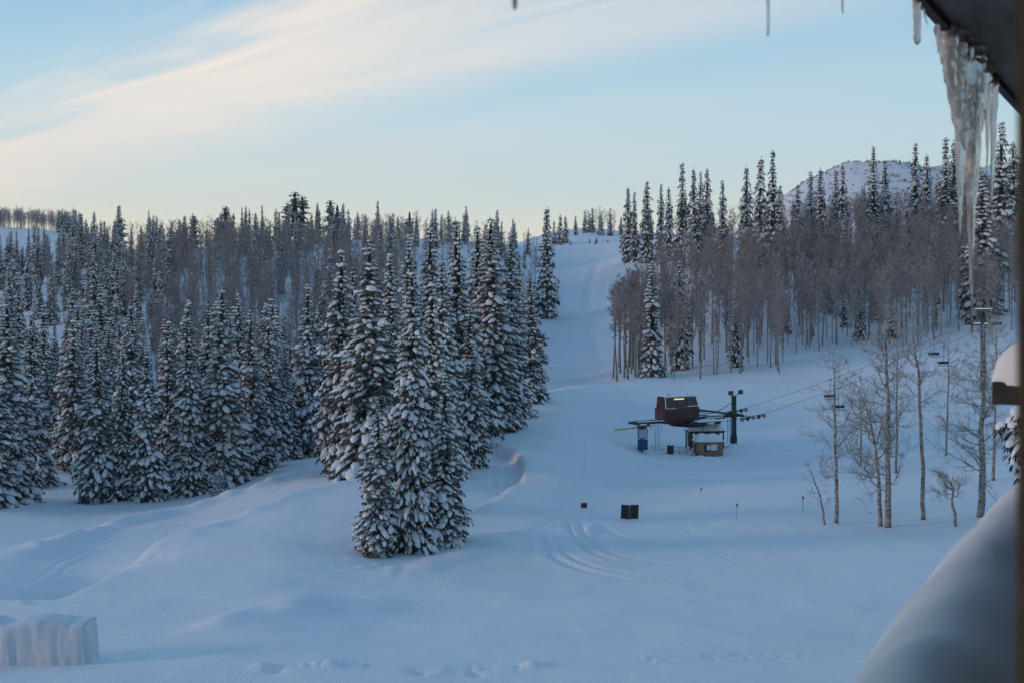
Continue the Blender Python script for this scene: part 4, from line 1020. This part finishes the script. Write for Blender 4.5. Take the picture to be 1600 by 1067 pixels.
def wand(px, row0, row1, lab, m1, m2, th=.028):
    p = unproj(px, row0, 60, 140); g = gz(p[0], p[1]); hh = (row0-row1)*p[1]/F
    e = empty('marker_wand', (p[0], p[1], g), 0, lab, 'marker stake')
    mb = MB(); mb.tube([(0, 0, -.3), (.03, 0, hh)], th, 6); mb.build('cane', m1, e)
    mb = MB(); mb.box((.04, 0, hh-.1), (.14, .05, .24)); mb.build('tip_flag', m2, e)
wand(1151, 808, 785, 'thin pale orange-tipped wand in the open snow right of the double-panel sign', M['galv'], M['orange'], .018)
wand(1254, 800, 776, 'thin wand with a red tip left of the leaning sapling', M['galv'], M['redflag'])
wand(776, 704, 680, 'faint orange-red wand in the snow right of the central cluster', M['orange'], M['orange'], .016)
wand(1095, 775, 762, 'small wand on the slope below the lift station', M['galv'], M['orange'], .012)

# wall of packed snow at the lower left
Yb = 43.0
g = wz(1036, Yb)
def block_mesh():
    nx, nz = 60, 24; V = []; Q = []
    xa, xb = at(-120, Yb), at(137, Yb)
    for side in (0, 1):
        for i in range(nx):
            for j in range(nz):
                u, v = i/(nx-1), j/(nz-1)
                x = xa+(xb-xa)*u-.18*v*(u > .8)*(u-.8)*5; z = -.3+v*1.95
                n = float(vnoise(np.array([x*2.2]), np.array([z*.5]), 61)[0])*.10+float(vnoise(np.array([x*6.]), np.array([z*1.2]), 62)[0])*.035
                z2_ = z+(v**3)*(.12*float(vnoise(np.array([x*1.1]), np.array([0.]), 63)[0])+.05*float(vnoise(np.array([x*5.]), np.array([0.]), 64)[0])-.12*(1-u))
                rnd = .16*max(0, (v-.9)/.1)**2
                V.append((x, (n+rnd-.02 if side == 0 else 1.3-rnd+n), z2_))
    n = nx*nz
    for i in range(nx-1):
        for j in range(nz-1):
            a = i*nz+j; Q.append((a, a+nz, a+nz+1, a+1)); Q.append((n+a+1, n+a+nz+1, n+a+nz, n+a))
    for i in range(nx-1):
        a = i*nz+nz-1; Q.append((a, a+nz, n+a+nz, n+a)); a = i*nz; Q.append((a, n+a, n+a+nz, a+nz))
    for j in range(nz-1):
        Q.append((j, j+1, n+j+1, n+j)); a = (nx-1)*nz+j; Q.append((a, n+a, n+a+1, a+1))
    return mesh_np('snow_wall', V, Q=Q, mats=[M['block']], smooth=True)
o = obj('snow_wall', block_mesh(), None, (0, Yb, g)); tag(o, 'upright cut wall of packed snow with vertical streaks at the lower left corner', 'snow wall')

# ------------------------------------------------------------------ the lodge round the viewer
hE = 1.2
D = np.array([.534, .845]); D = D/np.linalg.norm(D); Nn = np.array([-D[1], D[0]])
def UV(u, v, z): p = D*u+Nn*v; return (p[0], p[1], CZ+z)
lod = empty('lodge', (1.0, -1.0, CZ-14), 0, 'dark timber lodge showing its eave, brown post and beam end at right', 'building')
lo = Vector(lod.location)
def ubox(mb, u0, u1, v0, v1, z0, z1, mi=0):
    P = [UV(u0, v0, z0), UV(u1, v0, z0), UV(u1, v1, z0), UV(u0, v1, z0), UV(u0, v0, z1), UV(u1, v0, z1), UV(u1, v1, z1), UV(u0, v1, z1)]
    P = [tuple(Vector(p)-lo) for p in P]
    mb.add(P, [(3, 2, 1, 0), (4, 5, 6, 7), (0, 1, 5, 4), (1, 2, 6, 5), (2, 3, 7, 6), (3, 0, 4, 7)], mi)
ev = .94*hE/1.2*1.0        # distance of the eave line outside the viewer
ev = float(Nn @ np.array([1.31*hE, 3.54*hE]))
mb = MB(); ubox(mb, -2.0, 11, -1.6, ev-.03, hE+.035, hE+.16); mb.build('soffit', M['soffit'], lod)
mb = MB(); ubox(mb, -2.0, 11, ev-.03, ev+.01, hE, hE+.26); mb.build('fascia', M['bankwall'], lod)
mb = MB(); ubox(mb, -2.0, 11, -1.75, ev-.03, hE+.163, hE+.30); rf = mb.build('roof', M['darkwood'], lod)
mb = MB(); ubox(mb, -2.0, 11, -1.75, ev-.1, hE+.303, hE+.75); mb.build('roof_snow', M['tsnow'], rf)
mb = MB()
ubox(mb, -2.0, 11, -1.75, -1.6, -14, hE+.03); ubox(mb, -2.15, -2.0, -1.75, 5.4, -14, 3.0); ubox(mb, 7.9, 8.0, -1.6, .9, -14, hE+.03)  # left wing and right end wall are unseen, added to darken the snow bank
mb.build('wall', M['logs'], lod)
# jamb: its outer corner shows at the right edge of the picture
dirj = np.array([(1589-CX)/F, 1.0]); 
tj = .93; pj = dirj*tj; uj = float(D @ pj); vj = float(Nn @ pj)
mb = MB(); ubox(mb, uj, uj+.16, vj-.16, vj, -1.6, hE+.035); mb.build('eave_post', M['postwood'], lod)
# balcony deck and rail carrying the snow bank
mb = MB(); ubox(mb, -2.0, 7.9, -1.6, 1.0, -1.75, -1.6); mb.build('deck', M['darkwood'], lod)
# beam end sticking out beyond the wooden post
Yp = 5.0
cL = np.array([at(1554.5, Yp), Yp]); ub = float(D @ cL); vb = float(Nn @ cL)
mb = MB(); ubox(mb, ub-.09, ub+.09, -1.6, vb, (HZ-629)/F*Yp, (HZ-594)/F*Yp); bm_ = mb.build('beam_end', M['darkwood'], lod, bevel=.006)
# rounded snow pillow on the beam
def pillow():
    nu, nv = 28, 16; V = []; Q = []
    for i in range(nu):
        for j in range(nv):
            t = i/(nu-1); a = math.pi*(j/(nv-1))*1.16-.08*math.pi
            L = vb+.015-(vb-.14)*t                     # from the tip back to the wall
            env = min(1, math.sqrt(max(0, 1-(1-min(1, t/.38))**2))+.02) if t < .38 else 1
            rad = .118*env*(1+.06*math.sin(7*t+j*.5)); hgt = .205*env*(1+.05*math.sin(5*t+1))
            V.append(Vector(UV(ub+math.cos(a)*rad, L, (HZ-594)/F*Yp-.004+math.sin(a)*hgt*(1 if math.sin(a) > 0 else .25)))-Vector(UV(ub, vb, -.3)))
    for i in range(nu-1):
        for j in range(nv-1):
            a = i*nv+j; Q.append((a, a+1, a+nv+1, a+nv))
    for i in range(nu-1): a = i*nv; Q.append((a+nv-1, a, a+nv, a+2*nv-1))
    me = mesh_np('snow_pillow', np.array([tuple(v) for v in V]), Q=Q, mats=[M['tsnow']], smooth=True)
    return obj('snow_pillow', me, None, UV(ub, vb, -.3))
tag(pillow(), 'rounded pillow of snow sitting on the dark beam end at the right edge', 'snow')
# long drift lying along the balcony edge: its crest runs away to the right, its shaded side falls to the wall
def bank():
    us = np.linspace(-.2, 7.6, 150); vs_ = np.linspace(-1.55, .98, 90); U, W_ = np.meshgrid(us, vs_, indexing='ij')
    cr = np.interp(U, [-.2, .8, 1.2, 1.6, 1.99, 2.4, 3.1, 4.2, 7.6], [-1.35, -1.03, -.82, -.672, -.600, -.555, -.522, -.50, -.50])
    d = .40-W_
    z = cr-np.where(d > 0, .95*(np.sqrt(d*d+.02)-.1414)+.10*d*d, 1.1*(np.sqrt(d*d+.01)-.1)+1.6*d*d)
    z = z+.026*vnoise(U*2.2, W_*3, 71)+.012*vnoise(U*7, W_*7, 72)+.004*vnoise(U*22, W_*22, 73)
    z = np.maximum(z, -1.62)
    XY = U[..., None]*D+W_[..., None]*Nn; c = np.array([2.0*D[0], 2.0*D[1]])
    top = np.stack([XY[..., 0]-c[0], XY[..., 1]-c[1], z+1.6], -1).reshape(-1, 3); bot = top.copy(); bot[:, 2] = .004
    nx, ny = U.shape; n = nx*ny; a = (np.arange(nx-1)[:, None]*ny+np.arange(ny-1)[None, :]).ravel()
    Q = np.stack([a, a+ny, a+ny+1, a+1], 1); e = []
    for i in range(nx-1): e += [(i*ny, n+i*ny, n+(i+1)*ny, (i+1)*ny), ((i+1)*ny+ny-1, n+(i+1)*ny+ny-1, n+i*ny+ny-1, i*ny+ny-1)]
    for j in range(ny-1): e += [(j+1, n+j+1, n+j, j), ((nx-1)*ny+j, n+(nx-1)*ny+j, n+(nx-1)*ny+j+1, (nx-1)*ny+j+1)]
    me = mesh_np('snow_bank', np.concatenate([top, bot]), Q=np.concatenate([Q, Q[:, ::-1]+n, np.array(e)]), mats=[M['tsnow']], smooth=True)
    return obj('snow_bank', me, None, (c[0], c[1], CZ-1.6))
bk = bank(); tag(bk, 'big smooth shaded bank of snow heaped along the balcony at the lower right corner', 'snow bank')

# icicles: (column, top row hidden above the eave, tip row, radius top, radius tip)
def eave_pt(px):
    t = (px-CX)/F; s = (1.31-3.54*t)/(2.04*t-1.29)
    return np.array([(1.31+1.29*s)*hE, (3.54+2.04*s)*hE])
def icicle_pts(px, tip, r0, r1, bend=0, off=0, seed=0, start=None, nseg=14):
    q = eave_pt(px)+Nn*(off-.005); Yq = q[1]; r = rs(seed)
    ztop = CZ+hE+.03 if start is None else wz(start, Yq); ztip = wz(tip, Yq)
    P = []; Rr = []
    for i in range(nseg+1):
        t = i/nseg; P.append((q[0]+bend*t*t+r.uniform(-.0015, .0015), q[1], ztop+(ztip-ztop)*t))
        Rr.append((r0+(r1-r0)*t**.8)*(1+.09*math.sin(i*2.1+seed))*(1 if t < .97 else .5))
    return P, Rr
def icicle(px, tip, r0, r1, label, **k):
    P, Rr = icicle_pts(px, tip, r0, r1, **k); o0 = P[0]
    mb = MB(); mb.tube([(a-o0[0], b_-o0[1], c-o0[2]) for a, b_, c in P], Rr, 10)
    o = mb.build('icicle', M['ice'], None, True, loc=o0); return tag(o, label, 'icicle', 'icicles along the eave')
icicle(1431, 70, .018, .0135, 'stubby blunt clear icicle at the top left end of the visible eave', seed=1)
icicle(1440, 40, .006, .002, 'thread-thin icicle just right of the stubby one', seed=2, bend=.02)
icicle(1464, 84, .009, .003, 'thin short icicle at the left side of the big frozen mass', seed=3)
icicle(1197, 58, .014, .003, 'slender icicle hanging into the sky from the top edge, right of centre', seed=4)
icicle(1314, 22, .010, .003, 'short fine icicle tip at the top edge between the slender and the stubby ones', seed=5)
icicle(800, 15, .012, .006, 'droplet-like icicle tip at the top edge in the middle', seed=6)
icicle(1541, 275, .022, .003, 'left one of the two thin icicles right of the frozen mass', seed=7)
icicle(1551, 322, .030, .003, 'right one of the two thin icicles, close to the wooden post', seed=8, bend=-.012)
mb = MB()
ice_list = [(1487,185,.075,.02,.03,0),(1497,205,.085,.03,.02,.01),(1510,225,.085,.03,0,-.01),(1522,215,.08,.025,-.01,.01),(1534,175,.06,.02,-.01,0),(1478,140,.06,.015,.03,0),(1476,110,.030,.010,.02,0),(1486,160,.042,.012,.03,.01),(1495,235,.05,.014,.035,0),(1503,372,.055,.004,.0,.012),(1512,300,.06,.02,.0,0),(1516,474,.055,.004,.0,.0),(1522,260,.055,.018,-.01,.015),(1532,210,.05,.015,-.01,0),(1508,200,.05,.02,0,-.02),(1527,330,.035,.01,-.02,.0)]
c0 = eave_pt(1505)
for i, (px_, tip, r0, r1, bd, of) in enumerate(ice_list):
    P, Rr = icicle_pts(px_, tip, r0, r1, bend=bd, off=of, seed=20+i)
    mb.tube([(a-c0[0], b_-c0[1], c-CZ-hE) for a, b_, c in P], Rr, 12)
o = mb.build('icicle_mass', M['ice'], None, True, loc=(c0[0], c0[1], CZ+hE))
md = o.modifiers.new('fuse', 'REMESH'); md.mode = 'VOXEL'; md.voxel_size = .0055; md.use_smooth_shade = True
tag(o, 'thick fused curtain of milky icicles with one very long tip hanging from the eave', 'icicle')

# thin winter air
mb = MB(); mb.box((0, 1235, 130), (3400, 2690, 330)); hm = bpy.data.materials.new('haze_air'); hm.use_nodes = True; hm.node_tree.nodes.clear()
ho = N(hm.node_tree, 'ShaderNodeOutputMaterial'); hv = N(hm.node_tree, 'ShaderNodeVolumePrincipled'); hm.node_tree.links.new(hv.outputs[0], ho.inputs['Volume'])
hv.inputs['Color'].default_value = (.95, .97, 1, 1); hv.inputs['Density'].default_value = .00010; hv.inputs['Anisotropy'].default_value = .2
hz_ = mb.build('haze', hm); tag(hz_, 'thin pale winter haze between the viewer and the far slopes', 'haze', kind='stuff')
# ------------------------------------------------------------------ sky, sun, camera
SUN_AZ = R(-102); SUN_EL = R(12); GLOW = R(-45)          # azimuth from the view direction, towards the left
w = bpy.data.worlds.new('World'); scene.world = w; w.use_nodes = True; nt = w.node_tree; nt.nodes.clear()
out = N(nt, 'ShaderNodeOutputWorld'); bg = N(nt, 'ShaderNodeBackground'); nt.links.new(bg.outputs[0], out.inputs[0])
tc = N(nt, 'ShaderNodeTexCoord'); gen = tc.outputs['Generated']
sky = N(nt, 'ShaderNodeTexSky', sky_type='NISHITA'); sky.sun_disc = False; sky.sun_elevation = R(3); sky.sun_rotation = SUN_AZ; sky.altitude = 2400; sky.air_density = 1.0; sky.dust_density = .6; sky.ozone_density = 2.0
def math_(op, a, b_=None, c=None, clamp=False):
    n = N(nt, 'ShaderNodeMath', operation=op); n.use_clamp = clamp
    for i, v in enumerate((a, b_, c)):
        if v is None: continue
        if isinstance(v, (int, float)): n.inputs[i].default_value = v
        else: nt.links.new(v, n.inputs[i])
    return n.outputs[0]
sep = N(nt, 'ShaderNodeSeparateXYZ'); nt.links.new(gen, sep.inputs[0]); dx, dy, dz = sep.outputs
elev = math_('MAXIMUM', dz, 0.0)
# clear-air colour by elevation: pale at the horizon, deep blue overhead
ra = ramp(nt, elev, [(0.0, (.98, .82, .48)), (.05, (.90, .82, .58)), (.10, (.66, .75, .72)), (.17, (.49, .70, .80)), (.27, (.31, .56, .76)), (.5, (.185, .38, .65)), (1.0, (.145, .315, .57))])
# away from the glow the horizon is cooler and dimmer
rb = ramp(nt, elev, [(0.0, (.72, .76, .66)), (.10, (.60, .74, .74)), (.20, (.40, .62, .75)), (.30, (.29, .52, .72)), (.5, (.185, .38, .65)), (1.0, (.145, .315, .57))])
sd = (math.sin(GLOW), math.cos(GLOW))
dot = math_('ADD', math_('MULTIPLY', dx, sd[0]), math_('MULTIPLY', dy, sd[1]))
mr = N(nt, 'ShaderNodeMapRange'); mr.inputs['From Min'].default_value = -.1; mr.inputs['From Max'].default_value = .85; nt.links.new(dot, mr.inputs['Value'])
mx = N(nt, 'ShaderNodeMix', data_type='RGBA'); nt.links.new(mr.outputs[0], mx.inputs['Factor']); nt.links.new(rb.outputs[0], mx.inputs[6]); nt.links.new(ra.outputs[0], mx.inputs[7])
dim = N(nt, 'ShaderNodeMapRange'); dim.inputs['From Min'].default_value = -.1; dim.inputs['From Max'].default_value = .75; dim.inputs['To Min'].default_value = .55; nt.links.new(math_('ADD', dy, math_('MULTIPLY', elev, .8)), dim.inputs['Value'])
dsc = N(nt, 'ShaderNodeVectorMath', operation='SCALE'); nt.links.new(mx.outputs[2], dsc.inputs[0]); nt.links.new(dim.outputs[0], dsc.inputs['Scale'])
sk = N(nt, 'ShaderNodeMix', data_type='RGBA'); sk.blend_type = 'MIX'
sc_ = N(nt, 'ShaderNodeVectorMath', operation='SCALE'); nt.links.new(sky.outputs[0], sc_.inputs[0]); sc_.inputs['Scale'].default_value = .1
sk.inputs['Factor'].default_value = .12; nt.links.new(dsc.outputs[0], sk.inputs[6]); nt.links.new(sc_.outputs[0], sk.inputs[7])
# cirrus on a high plane
iz = math_('DIVIDE', 1.0, math_('MAXIMUM', dz, .05))
qx = math_('MULTIPLY', dx, iz); qy = math_('MULTIPLY', dy, iz)
cmb = N(nt, 'ShaderNodeCombineXYZ'); nt.links.new(qx, cmb.inputs[0]); nt.links.new(qy, cmb.inputs[1])
wn = noise_node(nt, .5, 3, .5, cmb.outputs[0])
rt = N(nt, 'ShaderNodeMapping'); rt.inputs['Rotation'].default_value = (0, 0, R(45)); nt.links.new(cmb.outputs[0], rt.inputs['Vector'])
mpc = N(nt, 'ShaderNodeMapping'); mpc.inputs['Scale'].default_value = (.35, 2.4, 1); nt.links.new(rt.outputs[0], mpc.inputs['Vector'])
fine = noise_node(nt, 1.6, 8, .62, mpc.outputs['Vector']); fine.inputs['Distortion'].default_value = .4
mpc2 = N(nt, 'ShaderNodeMapping'); mpc2.inputs['Scale'].default_value = (.3, .9, 1); nt.links.new(rt.outputs[0], mpc2.inputs['Vector'])
soft = noise_node(nt, 1.0, 4, .55, mpc2.outputs['Vector'])
wob = math_('MULTIPLY_ADD', wn.outputs['Fac'], .9, -.45)
wob2 = math_('MULTIPLY_ADD', fine.outputs['Fac'], .8, -.4)
def band(nx, ny, s0, w0, w1, amp):
    s = math_('ADD', math_('ADD', math_('MULTIPLY', qx, nx), math_('MULTIPLY', qy, ny)), math_('ADD', wob, wob2))
    d = math_('SUBTRACT', s, s0)
    lo_ = math_('DIVIDE', d, w0); hi_ = math_('DIVIDE', d, w1)
    m_ = math_('MAXIMUM', math_('MULTIPLY', lo_, -1.0), hi_)      # widths below and above the centre differ
    return math_('MULTIPLY', math_('POWER', 2.718, math_('MULTIPLY', math_('MULTIPLY', m_, m_), -1.0)), amp)
b1 = band(.79, .61, 1.80, .38, .95, 1.25); b2 = band(.66, .75, 3.05, .35, .55, 1.1); b3 = band(.66, .75, 4.6, .9, 1.6, .35)
tot = math_('MAXIMUM', math_('MAXIMUM', b1, b2), b3)
tex = math_('MULTIPLY_ADD', fine.outputs['Fac'], .9, math_('MULTIPLY_ADD', soft.outputs['Fac'], .8, -.25))
cl = math_('MULTIPLY', tot, tex, clamp=True)
cl = math_('MULTIPLY', cl, math_('MULTIPLY', math_('MULTIPLY_ADD', dx, -1.1, .75, clamp=True), 1.0), clamp=True)
front = math_('MULTIPLY_ADD', dy, 3.0, 0.0, clamp=True)
cl = math_('MULTIPLY', cl, front, clamp=True)
cc = N(nt, 'ShaderNodeMix', data_type='RGBA'); nt.links.new(cl, cc.inputs['Factor']); nt.links.new(sk.outputs[2], cc.inputs[6]); cc.inputs[7].default_value = (.88, .77, .67, 1)
nt.links.new(cc.outputs[2], bg.inputs['Color']); bg.inputs['Strength'].default_value = 1.0

sl = bpy.data.lights.new('sun', 'SUN'); sl.energy = .95; sl.angle = R(12); sl.color = (1, .70, .60)
so = bpy.data.objects.new('sun', sl); link(so)
vec = Vector((math.sin(SUN_AZ)*math.cos(SUN_EL), math.cos(SUN_AZ)*math.cos(SUN_EL), math.sin(SUN_EL)))
so.rotation_euler = vec.to_track_quat('Z', 'Y').to_euler(); so.location = (0, 0, 60)

cd = bpy.data.cameras.new('camera'); co = bpy.data.objects.new('camera', cd); link(co)
co.location = (0, 0, CZ); co.rotation_euler = (R(90), 0, 0)
cd.sensor_width = 36; cd.lens = 36*F/1600; cd.shift_y = -(533.5-HZ)/1600; cd.clip_start = .05; cd.clip_end = 6000
cd.dof.use_dof = True; cd.dof.focus_distance = 110; cd.dof.aperture_fstop = 4.2
scene.camera = co
vs = scene.view_settings; vs.view_transform = 'Standard'; vs.look = 'None'; vs.gamma = 1; vs.exposure = .2
scene.cycles.max_bounces = 6; scene.cycles.transparent_max_bounces = 8; scene.cycles.transmission_bounces = 6
